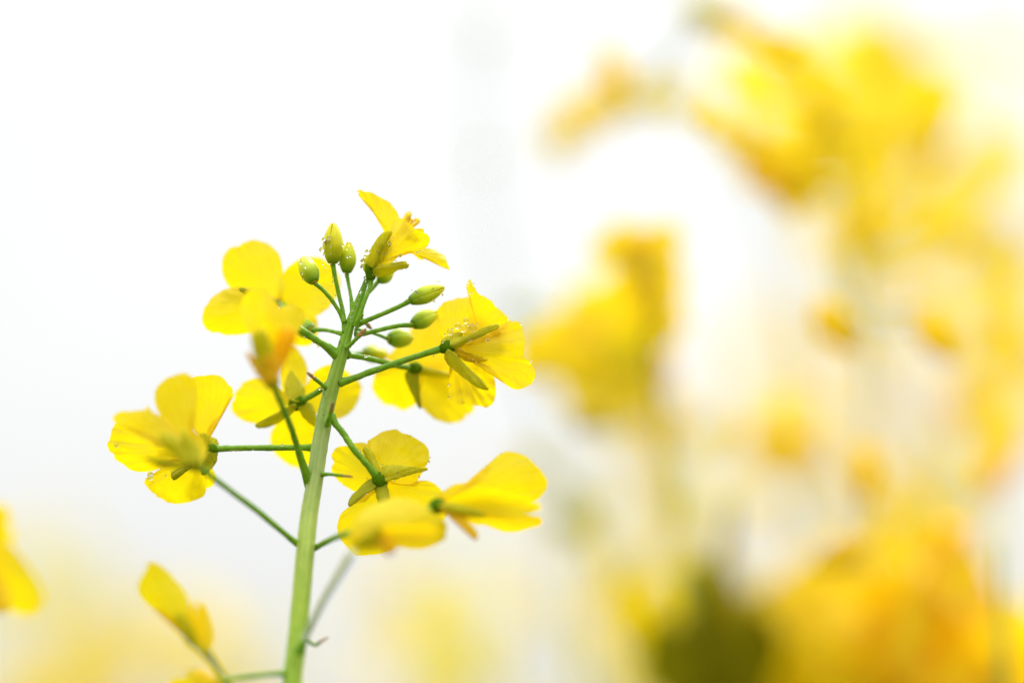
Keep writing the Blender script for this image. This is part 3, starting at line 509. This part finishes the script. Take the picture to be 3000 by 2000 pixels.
drops('small drop on the upper right bud', [('B', 1118, 1280, 4), ('B', 905, 1410, 4), ('B', 905, 1470, 4), ('B', 1080, 1305, 3), ('B', 1152, 1420, 5), ('B', 1060, 1495, 4), ('B', 810, 1375, 3)], -3.2)
drops('large clear drop at the base of the sharp right flower', [('C', 1432, 352, 8), ('C', 1330, 412, 9), ('C', 1505, 440, 13), ('C', 1250, 480, 10), ('C', 1400, 440, 11)], .2)
drops('tiny drop on the sharp right flower', [('C', 1188, 512, 3), ('C', 1275, 445, 3), ('C', 1450, 400, 4), ('C', 1560, 390, 4), ('C', 1160, 595, 4), ('C', 1510, 945, 3), ('C', 1635, 1070, 3.5), ('C', 1570, 1010, 3), ('C', 1465, 790, 3), ('C', 1515, 795, 3), ('C', 1360, 685, 3), ('C', 1672, 575, 6), ('C', 1545, 830, 3), ('C', 1590, 858, 3), ('C', 1275, 905, 3), ('C', 1228, 1085, 3.5), ('C', 1230, 1230, 3), ('C', 1420, 870, 4)], -1.3)
drops('tiny drop on the tall spike or rim of the sharp right flower', [('C', 1460, -85, 2.5), ('C', 1447, -55, 2.5), ('C', 1492, 35, 3.5), ('C', 1520, -70, 3), ('C', 1922, 330, 3.5), ('C', 2065, 388, 3), ('C', 2172, 826, 3), ('C', 1428, -36, 2)], 1)
drops('small drop on the long pedicel of the sharp right flower', [('C', 1058, 755, 3), ('C', 290, 755, 4), ('C', 272, 765, 3), ('C', 620, 855, 4), ('C', 425, 905, 4), ('C', 240, 990, 4), ('C', 860, 775, 4)], -1)
drops('small drop on the slanting pedicel down to the flower with green sepals', [('F', 480, 275, 3), ('F', 490, 292, 3), ('F', 447, 318, 3), ('F', 405, 185, 2.5), ('F', 365, 135, 2.5), ('F', 520, 320, 2.5), ('F', 333, 80, 2.5)], -1.5)
drops('bright drop on the rim of the flower with green sepals', [('F', 1118, 385, 4), ('F', 1025, 518, 5), ('F', 960, 158, 2.5), ('F', 1130, 345, 2.5), ('F', 550, 535, 3)], 2)
drops('small drop on a green sepal of the lower middle flower', [('F', 800, 440, 3), ('F', 828, 488, 4), ('F', 935, 458, 3.5), ('F', 690, 412, 3), ('F', 800, 560, 3)], -2.4)
drops('clear drop on the lower left petal of the leftmost flower', [('E', 745, 1335, 9), ('E', 745, 1375, 8), ('E', 995, 1303, 5), ('E', 1090, 1335, 3), ('E', 920, 1340, 4), ('E', 902, 1213, 3.5)], .5)
drops('large clear drop on the outer left petal of the leftmost flower', [('E', 355, 995, 7)], 1)
drops('tiny drop on the horizontal pedicel of the leftmost flower', [('E', 1680, 1058, 3), ('E', 1728, 1055, 3.5), ('E', 1920, 1048, 3), ('E', 1440, 1140, 3), ('E', 1375, 1125, 3), ('D', 1085, 1385, 4), ('D', 745, 1440, 3)], -.3)

def scatter(label, reg, pts, d, n, r0=1.6, r1=3.2):
    L_ = []
    for _ in range(n):
        a, b_ = rng.choice(list(zip(pts, pts[1:]))); f_ = rng.random()
        L_.append((reg, a[0] + (b_[0] - a[0]) * f_ + rng.uniform(-9, 9), a[1] + (b_[1] - a[1]) * f_ + rng.uniform(-9, 9), rng.uniform(r0, r1)))
    drops(label, L_, d)
scatter('tiny bright drop on the tallest yellow bud or just below it', 'A', [(1600, 140), (1640, 300), (1620, 420)], -1.6, 8)
scatter('small drop on the upper right bud', 'B', [(850, 1400), (950, 1370), (1080, 1350)], -3.3, 7)
scatter('small drop on the uppermost length of the stem', 'A', [(1850, 1200), (1950, 920), (2050, 650)], -1.0, 8)
scatter('tiny drop on the sharp right flower', 'C', [(1300, 620), (1500, 560), (1700, 450)], -2.0, 8)
scatter('tiny drop on the sharp right flower', 'C', [(1270, 820), (1450, 980), (1600, 1100)], -2.0, 7)
scatter('tiny drop in the hollow of the topmost flower', 'B', [(400, 960), (450, 850), (520, 760)], -2.3, 8)
scatter('tiny drop on the horizontal pedicel of the leftmost flower', 'E', [(1500, 1062), (1800, 1052), (2300, 1040)], -.2, 8, 1.5, 2.6)
scatter('small drop on the long pedicel of the sharp right flower', 'C', [(200, 1010), (600, 860), (1100, 705)], -.6, 9, 1.6, 3)
# ================================================================ BLURRED PLANTS BEHIND
def bflower(b, c, n, roll=0, size=1., open_=1., mi=0, seed=0, np=4):
    """one open flower: four clawed obovate petals around axis n, small calyx"""
    rr = random.Random(seed); n = n.normalized(); x = Matrix.Rotation(roll, 3, n) @ n.orthogonal().normalized(); y = n.cross(x)
    for k in range(np):
        a = k * math.pi / 2 + rr.uniform(-.15, .15); e = x * math.cos(a) + y * math.sin(a); sdv = n.cross(e); Lp = .012 * size * rr.uniform(.9, 1.1); op = open_ * rr.uniform(.8, 1.15); rows, us = [], []
        for i in range(9):
            s_ = i / 8; r = Lp * (s_ * .2 if s_ < .3 else .06 + (s_ - .3) * 1.3 * math.sin(min(1.5, op * 1.4))); h = Lp * (s_ * 1.1 if s_ < .3 else .33 + (s_ - .3) * (1.2 - 1.1 * op) - .15 * (s_ - .3) ** 2)
            wd = Lp * (.09 if s_ < .25 else .09 + .36 * math.sin(min(1, (s_ - .25) / .75) ** .8 * math.pi * .86))
            rows.append([c + e * (r - abs(t) * wd * .12) + n * (h + wd * .2 * t * t + .0004 * noise.noise(Vector((i, t * 2, seed + k)))) + sdv * wd * t for t in (-1, -.5, 0, .5, 1)]); us.append([(t, s_) for t in (0, .25, .5, .75, 1)])
        b.grid(rows, us, mi=mi)
    b.tube([c - n * .0015, c + n * .001, c + n * .004 * size, c + n * .006 * size], [.0008, .0013, .0015, .001], n=8, seg=8, mi=1)
def bbud(b, c, n, size=1., mi=0):
    n = n.normalized(); b.tube([c, c + n * .0012 * size, c + n * .004 * size, c + n * .007 * size], [.0008, .0018 * size, .0022 * size, .0006 * size], n=12, seg=10, mi=mi)
def bplant(label, stem, fl, group='blurred rapeseed plants in the background', m='petal_bg', sr=.0006, leaves=(), sm='bgstem'):
    """stem: (X, Y, depth m) from the top downwards; fl: (X, Y, depth m, kind, size, axis, material)"""
    P = [at(*s_) for s_ in stem]; lo = P[-1]; base = Vector((lo.x + .01, lo.y + .03, 0))
    g = Plant('rapeseed_plant', base, label, 'plant', group)
    full = P + [lo.lerp(base, .5), base]
    g.tube('stem', full, [sr * .5] + [sr] * (len(P) - 1) + [sr * 1.8, sr * 2.6], M[sm], n=70, seg=10)
    pts = smooth(full, 120)
    for i, q in enumerate(fl):
        X, Y, d, kind, size, axis = q[:6]; mt = q[6] if len(q) > 6 else m
        c = at(X, Y, d); j = min(range(120), key=lambda i_: (pts[i_] - c).length); j = min(119, j + 3)
        rr = random.Random(i * 7 + int(X)); b = MB()
        ax = Vector(axis) if axis else Vector((rr.uniform(-1, 1), rr.uniform(-.8, .8), rr.uniform(-.2, 1)))
        n = (ax.x * RT + ax.y * FW + ax.z * UP)
        mid = pts[j].lerp(c, .5) - UP * .002
        b.tube([pts[j], mid, c], [.0005, .0004, .0005], n=14, seg=8, mi=1)
        if kind == 'f': bflower(b, c, n, rr.random() * 3, size, 1, seed=i + int(X)); b.build('flower', [M[mt], M['calyx_bg']], g.root, base)
        elif kind == 'h': bflower(b, c, n, rr.random() * 3, size, .35, seed=i + int(X)); b.build('flower', [M[mt], M['calyx_bg']], g.root, base)
        else: bbud(b, c, n, size); b.build('bud', [M[mt], M['bgstem']], g.root, base)
    for (X, Y, d, ln, wd_, dx, dz) in leaves:
        c = at(X, Y, d); e = (RT * dx + UP * dz).normalized(); sv = e.cross(FW).normalized(); rows, us = [], []
        for i in range(11):
            s_ = i / 10; wv = wd_ * math.sin(math.pi * (s_ * .92 + .06)) ** .8
            rows.append([c + e * ln * s_ + sv * wv * t + FW * (abs(t) * wv * .5 + s_ * s_ * ln * .2) for t in (-1, -.5, 0, .5, 1)]); us.append([(t, s_) for t in (0, .25, .5, .75, 1)])
        b = MB(); b.grid(rows, us); b.build('leaf', M['leaf_bg'], g.root, base)
    return g
def pz(X, Y): return px('P', X, Y)
def qz(X, Y): return px('Q', X, Y)
LEM = 'petal_bg'
bplant('blurred bright yellow flower head filling the upper right of the photo', [(2440, 300, .14), (2480, 520, .14), (2520, 800, .15), (2540, 1200, .16), (2560, 2100, .16)],
    [(*pz(1110, 180), 0.112, 'h', 0.47, (1, -.1, -.4)), (*pz(1170, 200), 0.138, 'f', 0.36, (.4, -1, .3)), (*pz(1270, 245), 0.112, 'f', 0.36, (.4, -1, .3)), (*pz(1330, 330), 0.163, 'f', 0.41, (.4, -1, .3)),
     (*pz(870, 560), 0.100, 'f', 0.30, (.3, -1, .3)), (*pz(960, 630), 0.138, 'f', 0.33, (.3, -1, .3)), (*pz(1050, 690), 0.138, 'f', 0.41, (.3, -1, .3)), (*pz(1120, 780), 0.138, 'f', 0.50, (.3, -1, .3), 'petal_golden'), (*pz(1200, 850), 0.138, 'f', 0.52, (.1, -1, .2), 'petal_golden'), (*pz(1280, 910), 0.138, 'f', 0.41, (0, -1, 0)), (*pz(1260, 800), 0.150, 'f', 0.47, (0, -1, 0)),
     (*pz(1350, 800), 0.138, 'f', 0.41, (-.3, -1, 0)), (*pz(1400, 700), 0.150, 'f', 0.53, (-.1, -1, .1)), (*pz(1420, 580), 0.150, 'f', 0.53, (.1, -1, .2)), (*pz(1400, 480), 0.150, 'f', 0.36, (.1, -1, .2)), (*pz(1550, 670), 0.163, 'f', 0.47, (.2, -1, .3)), (*pz(1660, 690), 0.175, 'f', 0.41, (.1, -1, .3)), (*pz(1760, 640), 0.188, 'f', 0.47, (.1, -1, 1)),
     (*pz(1940, 510), 0.150, 'f', 0.50, (.1, -1, .1)), (*pz(1960, 560), 0.163, 'f', 0.36, (.1, -1, .1)), (*pz(1850, 620), 0.188, 'h', 0.53, (1, -.2, .3)), (*pz(1780, 300), 0.250, 'b', 2, None), (*pz(1930, 770), 0.188, 'b', 1.8, (0, 0, 1)), (*pz(1900, 880), 0.225, 'f', 0.47, None),
     (*pz(1550, 1085), 0.138, 'b', 1.5, (.6, 0, .4)), (*pz(1960, 1060), 0.150, 'f', 0.36, (-.2, -1, .2)), (*pz(2050, 1100), 0.150, 'h', 0.41, (1, -.3, -.3)), (*pz(1510, 950), 0.250, 'f', 0.53, None)], sr=.0004)
rr = random.Random(5)
veil = [(*pz(1600, 300), 200, 4), (*pz(1100, 450), 150, 1), (*pz(1650, 480), 170, 2), (*pz(1800, 780), 170, 3), (*pz(1600, 900), 170, 3), (*pz(1950, 400), 120, 2), (*pz(1500, 1100), 110, 2), (*pz(1250, 620), 90, 1)]
bplant('faint pale yellow flower head high behind the bright one, top right', [(2620, 120, .40), (2640, 500, .40), (2600, 1200, .42), (2560, 2200, .45)],
    [(X + rr.uniform(-1, 1) * sp * .6, Y + rr.uniform(-1, 1) * sp * .6, rr.uniform(.27, .42), 'f', rr.uniform(.8, 1.1), (rr.uniform(-.6, .6), -1, rr.uniform(-.5, .6)), 'petal_bg') for X, Y, sp, n in veil for _ in range(n)])
bplant('pale lemon blurred flower head by the right edge of the photo', [(2900, 380, .30), (2920, 800, .3), (2940, 1400, .32), (2960, 2200, .33)],
    [(*pz(2150, 700), .26, 'f', 1, None), (*pz(2250, 850), .28, 'f', 1, None), (*pz(2150, 1050), .22, 'f', 1, None), (*pz(2250, 1180), .28, 'f', 1, None), (*pz(2050, 900), .3, 'f', .9, None), (*pz(2280, 250), .42, 'f', 1, None),
     (*pz(2100, 1350), .36, 'f', 1, None), (*pz(2350, 1500), .3, 'f', 1.1, None), (*qz(2300, 120), .3, 'f', 1, None), (*qz(2250, 350), .36, 'f', 1, None), (*qz(2100, 420), .4, 'f', .9, None)])
bplant('thin blurred stalk with small buds arching left at the top right', [(*pz(600, 380), .17), (*pz(640, 470), .17), (*pz(900, 560), .19), (2300, 900, .22), (2350, 2200, .25)],
    [(*pz(500, 440), .14, 'b', 1.6, (-.3, 0, 1), 'petal_bg'), (*pz(520, 470), .15, 'f', .45, (0, -.6, 1), 'petal_bg'), (*pz(430, 480), .17, 'f', .45, (.1, -1, .3)), (*pz(340, 520), .17, 'f', .45, (-.2, -1, .2)), (*pz(270, 590), .18, 'f', .45, (.1, -1, .3)), (*pz(225, 650), .18, 'f', .45, (0, -1, .2), 'calyx_bg'), (*pz(620, 465), .19, 'f', .45, (0, -1, .3), 'calyx_bg'), (*pz(720, 465), .19, 'f', .45, (0, -1, .3), 'calyx_bg'), (*pz(800, 20), .15, 'b', 1.7, (1, 0, -.4), 'sepal'), (*pz(900, 70), .15, 'b', 1.6, (1, 0, -.3), 'petal_bg')], sr=.0006)
bplant('very thin pale stalk, a faint grey veil left of the upper right flowers', [(1395, -250, .26), (1405, 200, .26), (1430, 600, .26), (1500, 950, .26), (1600, 1300, .26), (1640, 2200, .26)], [(1470, 905, .2, 'b', 1.3, None, 'palestem'), (1560, 900, .2, 'b', 1.3, None, 'palestem'), (1425, 130, .26, 'b', 1, (0, 0, 1), 'palestem'), (1420, 420, .26, 'b', 1, (0, 0, -1), 'palestem')], sr=.0007, sm='greystem')
bplant('blurred olive yellow flower column right of the sharp plant', [(*pz(600, 1120), .10), (*pz(640, 1400), .10), (*qz(640, 100), .12), (*qz(700, 400), .14), (*qz(760, 900), .16), (*qz(800, 1800), .16)],
    [(*pz(510, 1170), 0.111, 'f', 0.59, (0, -1, .3)), (*pz(640, 1160), 0.111, 'f', 0.59, (.1, -1, .2)), (*pz(580, 1130), 0.117, 'f', 0.44, (.1, -1, -.2)), (*pz(580, 1250), 0.130, 'f', 0.65, (0, -1, .1)), (*pz(660, 1300), 0.130, 'f', 0.59, (.3, -1, .1)), (*pz(500, 1350), 0.169, 'f', 0.65, (0, -1, .1)),
     (*pz(620, 1400), 0.143, 'f', 0.65, (.1, -1, -.1)), (*pz(680, 1480), 0.130, 'f', 0.51, (.6, -1, 0)), (*pz(400, 1440), 0.156, 'f', 0.65, (-.3, -1, .2)), (*pz(540, 1480), 0.208, 'f', 0.73, (0, -1, 0), 'calyx_bg'),
     (*pz(350, 1520), 0.130, 'f', 0.59, (-.3, -.8, .5)), (*pz(220, 1560), 0.130, 'f', 0.59, (-.3, -.8, .5)), (*qz(130, 60), 0.117, 'f', 0.59, (-.3, -1, .2)), (*qz(140, 150), 0.130, 'h', 0.44, None), (*qz(300, 60), 0.182, 'f', 0.65, (0, -1, .1)), (*qz(430, 60), 0.195, 'f', 0.73, (0, -1, .1), 'sepal'), (*qz(560, 60), 0.195, 'f', 0.73, (0, -1, 0), 'sepal'),
     (*qz(680, 60), 0.156, 'h', 0.65, (0, -.2, 1), 'petal_golden'), (*qz(320, 200), 0.195, 'f', 0.65, (0, -1, .3)), (*qz(460, 190), 0.234, 'f', 0.73, (0, -1, .3), 'calyx_bg'), (*qz(580, 200), 0.208, 'f', 0.65, (0, -1, .3)), (*qz(690, 220), 0.156, 'h', 0.65, (0, -.2, 1), 'petal_golden'), (*qz(400, 310), 0.234, 'f', 0.65, (0, -1, .3), 'calyx_bg'), (*qz(560, 330), 0.234, 'f', 0.65, None), (*qz(670, 370), 0.195, 'f', 0.51, (.6, -1, .4), 'petal_golden'),
     (*qz(290, 390), 0.130, 'b', 1.6, None, 'calyx_bg'), (*qz(790, 450), 0.260, 'b', 2, None, 'calyx_bg'), (*qz(480, 420), 0.260, 'f', 0.59, None, 'calyx_bg')], sr=.0006)
bplant('faint olive blurred stalk below the olive yellow column', [(*qz(250, 560), .22), (*qz(330, 800), .22), (*qz(420, 1050), .24), (*qz(500, 1300), .24), (*qz(560, 1800), .25)],
    [(*qz(180, 620), .22, 'b', 1.6, None, 'sepal'), (*qz(370, 840), .20, 'b', 1.8, None, 'sepal_green'), (*qz(280, 760), .24, 'b', 1.6, None, 'sepal'), (*qz(520, 1180), .25, 'f', .9, None), (*qz(620, 1280), .2, 'f', .8, None), (*qz(480, 1330), .28, 'f', .9, None), (*qz(600, 1500), .3, 'f', 1, None)])
bplant('blurred dark green leafy stalk at the bottom right of centre', [(*qz(1010, 720), .16), (*qz(980, 950), .16), (*qz(940, 1250), .15), (*qz(920, 1600), .14), (*qz(900, 2000), .14)],
    [(*qz(860, 1250), 0.240, 'f', 0.92, None, 'sepal'), (*qz(1000, 1270), 0.240, 'f', 0.92, None, 'sepal'), (*qz(920, 1350), 0.195, 'f', 0.92, None, 'sepal_green'), (*qz(820, 1500), 0.195, 'f', 1.03, None, 'sepal_green'), (*qz(1040, 1520), 0.195, 'f', 1.03, None, 'sepal_green'), (*qz(900, 1230), 0.195, 'b', 2, None, 'sepal_green'), (*qz(1000, 1330), 0.195, 'b', 2.2, None, 'sepal_green'), (*qz(820, 1300), 0.210, 'b', 2, None, 'sepal'), (*qz(840, 1420), 0.195, 'b', 2, None, 'sepal_green'), (*qz(1100, 1400), 0.210, 'b', 2.2, None, 'sepal_green'),
     (*qz(1000, 1480), 0.180, 'b', 2.3, None, 'sepal_green'), (*qz(760, 1460), 0.225, 'f', 1.03, None, 'petal_bg'), (*qz(1180, 1340), 0.225, 'f', 1.15, None, 'petal_bg'), (*qz(1150, 1500), 0.210, 'f', 1.15, None), (*qz(1100, 1150), 0.300, 'b', 2, None, 'sepal')], sr=.0014, sm='leaf_bg',
    leaves=[(*qz(800, 1680), .15, .02, .007, -.3, 1), (*qz(1080, 1680), .16, .022, .008, .2, 1), (*qz(920, 1640), .17, .022, .0065, -.2, 1), (*qz(960, 1700), .18, .03, .007, .35, 1), (*qz(860, 1700), .18, .024, .006, -.6, 1), (*qz(950, 1650), .17, .012, .005, .9, .4)])
bplant('dense blurred golden flower head in the lower right corner', [(*qz(1960, 940), .10), (*qz(1900, 1150), .10), (*qz(1850, 1400), .10), (*qz(1850, 1900), .11)],
    [(*qz(1960, 1080), 0.135, 'f', 0.90, (.3, -.8, 1), 'petal_golden'), (*qz(2020, 1000), 0.135, 'h', 0.80, (.1, 0, 1), 'petal_golden'), (*qz(1880, 1120), 0.149, 'f', 1.00, (-.3, -1, .3)), (*qz(2030, 1180), 0.121, 'f', 1.00, (.8, -.6, .2), 'petal_golden'), (*qz(1950, 1250), 0.135, 'f', 1.10, (0, -1, .2), 'petal_golden'),
     (*qz(1780, 1250), 0.135, 'f', 1.00, None, 'petal_golden'), (*qz(1650, 1290), 0.149, 'f', 0.80, (-.3, -.6, 1)), (*qz(1500, 1290), 0.162, 'f', 1.00, (0, -.6, 1)), (*qz(1360, 1230), 0.162, 'f', 0.90, (-.5, -.6, .6)), (*qz(1420, 1330), 0.176, 'f', 1.00, None),
     (*qz(2050, 1350), 0.135, 'f', 1.00, None, 'petal_golden'), (*qz(1900, 1400), 0.149, 'f', 1.10, (0, -1, -.2), 'petal_golden'), (*qz(1750, 1350), 0.162, 'f', 1.00, None, 'petal_golden'), (*qz(1560, 1420), 0.176, 'f', 1.00, None), (*qz(1400, 1460), 0.176, 'f', 1.00, None), (*qz(1520, 1530), 0.162, 'f', 1.10, None), (*qz(1700, 1520), 0.149, 'f', 1.10, None, 'petal_golden'), (*qz(1880, 1520), 0.149, 'f', 1.10, None, 'petal_golden'),
     (*qz(1250, 1480), .2, 'f', 1, None, 'sepal'), (*qz(1180, 1400), .22, 'f', 1, None, 'sepal'), (*qz(1350, 1540), .2, 'f', 1, None), (*qz(1600, 1480), .2, 'f', 1.1, None, 'petal_golden'), (*qz(1450, 1400), .2, 'f', 1, None), (*qz(1600, 1380), .18, 'f', 1, None), (*qz(1950, 1320), .2, 'f', 1.1, None, 'petal_golden'), (*qz(2080, 1440), .2, 'f', 1.1, None, 'petal_golden'), (*qz(1800, 1450), .2, 'f', 1.1, None, 'petal_golden'), (*qz(1280, 1350), 0.216, 'f', 1.00, None), (*qz(2020, 1490), 0.149, 'f', 1.00, None, 'petal_golden'), (*qz(1640, 1640), 0.149, 'f', 1.20, None), (*qz(1400, 1620), 0.162, 'f', 1.20, None), (*qz(1880, 1650), 0.149, 'f', 1.20, None)], sr=.0006, sm='calyx_bg')
bplant('orange blurred flowers in the very corner at the bottom right', [(*qz(2260, 1380), .08), (*qz(2270, 1600), .08), (*qz(2260, 2000), .09)],
    [(*qz(2000, 1500), .12, 'f', 1.2, (0, -1, .2), 'petal_golden'), (*qz(1820, 1560), .14, 'f', 1.2, (0, -1, .2), 'petal_golden'), (*qz(1600, 1560), .15, 'f', 1.2, (0, -1, .2)), (*qz(2100, 1580), .12, 'f', 1.2, (0, -1, .1), 'petal_golden'), (*qz(2200, 1440), 0.128, 'f', 1.05, (0, -1, .5)), (*qz(2290, 1420), 0.144, 'f', 1.05, (.3, -1, .5)), (*qz(2200, 1530), 0.112, 'f', 1.05, (0, -1, .1), 'petal_golden'), (*qz(2310, 1520), 0.128, 'f', 1.16, (0, -1, -.2), 'petal_golden'), (*qz(2120, 1500), 0.144, 'f', 0.95, None), (*qz(2150, 1600), 0.128, 'f', 1.16, None, 'petal_golden')])
bplant('blurred scattered buds and a single flower right of centre', [(*qz(1330, 300), .18), (*qz(1500, 700), .18), (*qz(1620, 1000), .18), (*qz(1700, 1500), .2), (*qz(1700, 2000), .2)],
    [(*qz(1280, 400), .17, 'f', .75, (.2, -.6, 1)), (*qz(1290, 480), .18, 'f', .8, (.2, -1, .2), 'petal_golden'), (*qz(1190, 560), .22, 'b', 2, None), (*qz(1620, 710), .12, 'b', 1.6, (0, 0, 1)), (*qz(1640, 830), .2, 'f', .7, None, 'petal_golden'), (*qz(1390, 1020), .11, 'b', 1.5, (1, 0, .35)), (*qz(1450, 985), .11, 'b', 1.5, (1, 0, .35)),
     (*qz(1560, 1080), .25, 'f', 1, None), (*qz(1480, 1150), .22, 'f', 1, None), (*qz(1700, 1000), .25, 'f', 1.1, None), (*qz(1500, 650), .3, 'f', 1, None), (*qz(1850, 800), .3, 'f', 1, None), (*qz(1750, 900), .3, 'f', 1, None), (*qz(1400, 1180), .22, 'f', .9, None)], sr=.0004)
bplant('blurred stalk with drooping yellow buds below the upper right flower head', [(*pz(1480, 1180), .13), (*pz(1600, 1500), .14), (*qz(1900, 500), .18), (*qz(2000, 1200), .2), (*qz(2000, 2000), .2)],
    [(*pz(1400, 1380), .11, 'b', 1.9, (.6, 0, -.8)), (*pz(1420, 1420), .12, 'b', 1.3, (.6, 0, -.8)), (*pz(1870, 1430), .11, 'b', 1.9, (.6, 0, -.8)), (*pz(1900, 1480), .12, 'b', 1.5, (.6, 0, -.8)), (*qz(2170, 700), .15, 'b', 1.6, (.4, 0, 1), 'petal_golden'), (*qz(2240, 600), .2, 'b', 2, (.4, 0, 1)), (*qz(2060, 400), .25, 'b', 2, None, 'petal_golden'), (*qz(1500, 100), .4, 'f', .8, None, 'petal_golden')], sr=.0003)
g = bplant('large blurred yellow petals cut by the left edge of the photo', [(-60, 1560, .045), (-90, 1800, .05), (-80, 2200, .06)],
    [(-70, 1600, .055, 'f', .7, (.1, -1, .1))])
f = receptacle(g, at(-70, 1640, .042), RT, m='sepal')
leaf_patch(g, 'petal', f, 'H', (-130, 860), [(-60, 740), (0, 745), (60, 770), (120, 835), (180, 920), (228, 1000), (250, 1060), (240, 1120), (200, 1162), (140, 1178), (60, 1160), (0, 1115), (-70, 1010)], .042, .004, .003)
leaf_patch(g, 'petal', f, 'H', (-130, 840), [(-100, 720), (-60, 560), (0, 535), (40, 560), (62, 600), (50, 650), (10, 705), (-30, 790), (-80, 860)], .044, .003, .002)
leaf_patch(g, 'petal', f, 'H', (-130, 880), [(-80, 900), (0, 940), (60, 1040), (60, 1130), (0, 1170), (-80, 1120), (-130, 1000)], .040, .0, .003, m='petal_golden')
rr = random.Random(12)
FAR = [('faint blurred flowers behind the drooping flower, bottom left', 330, 1830, .55, 15, 260), ('faint blurred yellow flowers at the far bottom left', 90, 1870, .7, 14, 220), ('faint blurred flowers between stem and bottom left flower', 560, 1900, .6, 10, 180),
       ('faint blurred flowers low in the middle of the photo', 1400, 1860, .55, 13, 220), ('faint blurred flowers right beneath the long flower', 1760, 1850, .6, 13, 220), ('faint blurred flowers low between middle and dark green stalk', 1650, 1600, .8, 8, 220),
       ('faint blurred flowers behind the right buds', 2450, 1350, .7, 16, 300), ('faint blurred flowers low at the far right', 2850, 1600, .6, 14, 260), ('faint warm blurred flowers right, above the middle', 2650, 1100, .8, 14, 320), ('faint blurred flowers just left of the dark green stalk', 1980, 1500, .7, 10, 240),
       ('faint warm blurred flowers behind the upper right head', 2550, 500, .75, 14, 380), ('faint warm blurred flowers between the olive column and the right buds', 2250, 1150, .8, 9, 220), ('faint warm blurred flowers near the right edge at mid height', 2900, 950, .7, 10, 260)]
for lb, X, Y, d, n, sp in FAR:
    ys = [(X + rr.uniform(-sp, sp), Y + rr.uniform(-sp * .8, sp * 1.2), d + rr.uniform(-.08, .08), 'f', rr.uniform(.9, 1.2), None, rr.choice(['petal_bg', 'petal_bg', 'petal_golden'] if X > 2050 else ['petal_bg', 'sepal', 'calyx_bg'])) for _ in range(n)]
    bplant(lb, [(X, Y - sp * .7, d), (X + 10, Y + 100, d), (X + 20, 2200, d)], ys)
# thin pale stalk standing far right of the head, seen as a grey veil
# ================================================================ FIELD AND GROUND
b = MB(); rr = random.Random(3)
for i in range(900):
    y = rr.uniform(1.9, 14) ; x = rr.uniform(-.35, .35) * y * 1.4
    hgt = rr.uniform(1.0, 1.32); base = Vector((x, y, 0)); top = base + Vector((rr.uniform(-.06, .06), rr.uniform(-.05, .05), hgt))
    b.tube([base, base.lerp(top, .5), top], [.005, .004, .002], n=4, seg=5, mi=1, cap=False)
    for k in range(10 if y < 5 else 6):
        c = top + Vector((rr.uniform(-.05, .05), rr.uniform(-.05, .05), rr.uniform(-.16, .0))); n = Vector((rr.uniform(-1, 1), rr.uniform(-1, 1), rr.uniform(0, 1))).normalized(); x_ = n.orthogonal().normalized(); y_ = n.cross(x_); s_ = .014
        for a in range(4):
            e = x_ * math.cos(a * 1.571) + y_ * math.sin(a * 1.571); f_ = n.cross(e); q = len(b.V)
            b.V += [c, c + e * s_ * .6 + f_ * s_ * .42 + n * .002, c + e * s_, c + e * s_ * .6 - f_ * s_ * .42 + n * .002]; b.U += [(0, 0)] * 4; b.F.append((q, q + 1, q + 2, q + 3)); b.MI.append(0)
    for k in range(4):
        c = base.lerp(top, rr.uniform(.15, .7)); e = Vector((math.cos(k * 1.7 + i), math.sin(k * 1.7 + i), .2)); f_ = Vector((-e.y, e.x, 0)); q = len(b.V); l = rr.uniform(.08, .2)
        b.V += [c, c + e * l * .5 + f_ * l * .16, c + e * l, c + e * l * .5 - f_ * l * .16]; b.U += [(0, 0)] * 4; b.F.append((q, q + 1, q + 2, q + 3)); b.MI.append(2)
tag(b.build('rapeseed_field', [M['petal_bg'], M['green'], M['leaf']]), 'far field of yellow rapeseed reading as one mass', 'field', kind='stuff')
gm_ = MB(); N_ = 24; rows = []; us = []
for i in range(N_ + 1):
    rows.append([Vector((((j / N_) * 2 - 1) ** 3 * 900, ((i / N_) * 2 - 1) ** 3 * 900, -.004)) for j in range(N_ + 1)]); us.append([(j / N_, i / N_) for j in range(N_ + 1)])
gm_.grid(rows, us); tag(gm_.build('ground', M['soil']), kind='structure')
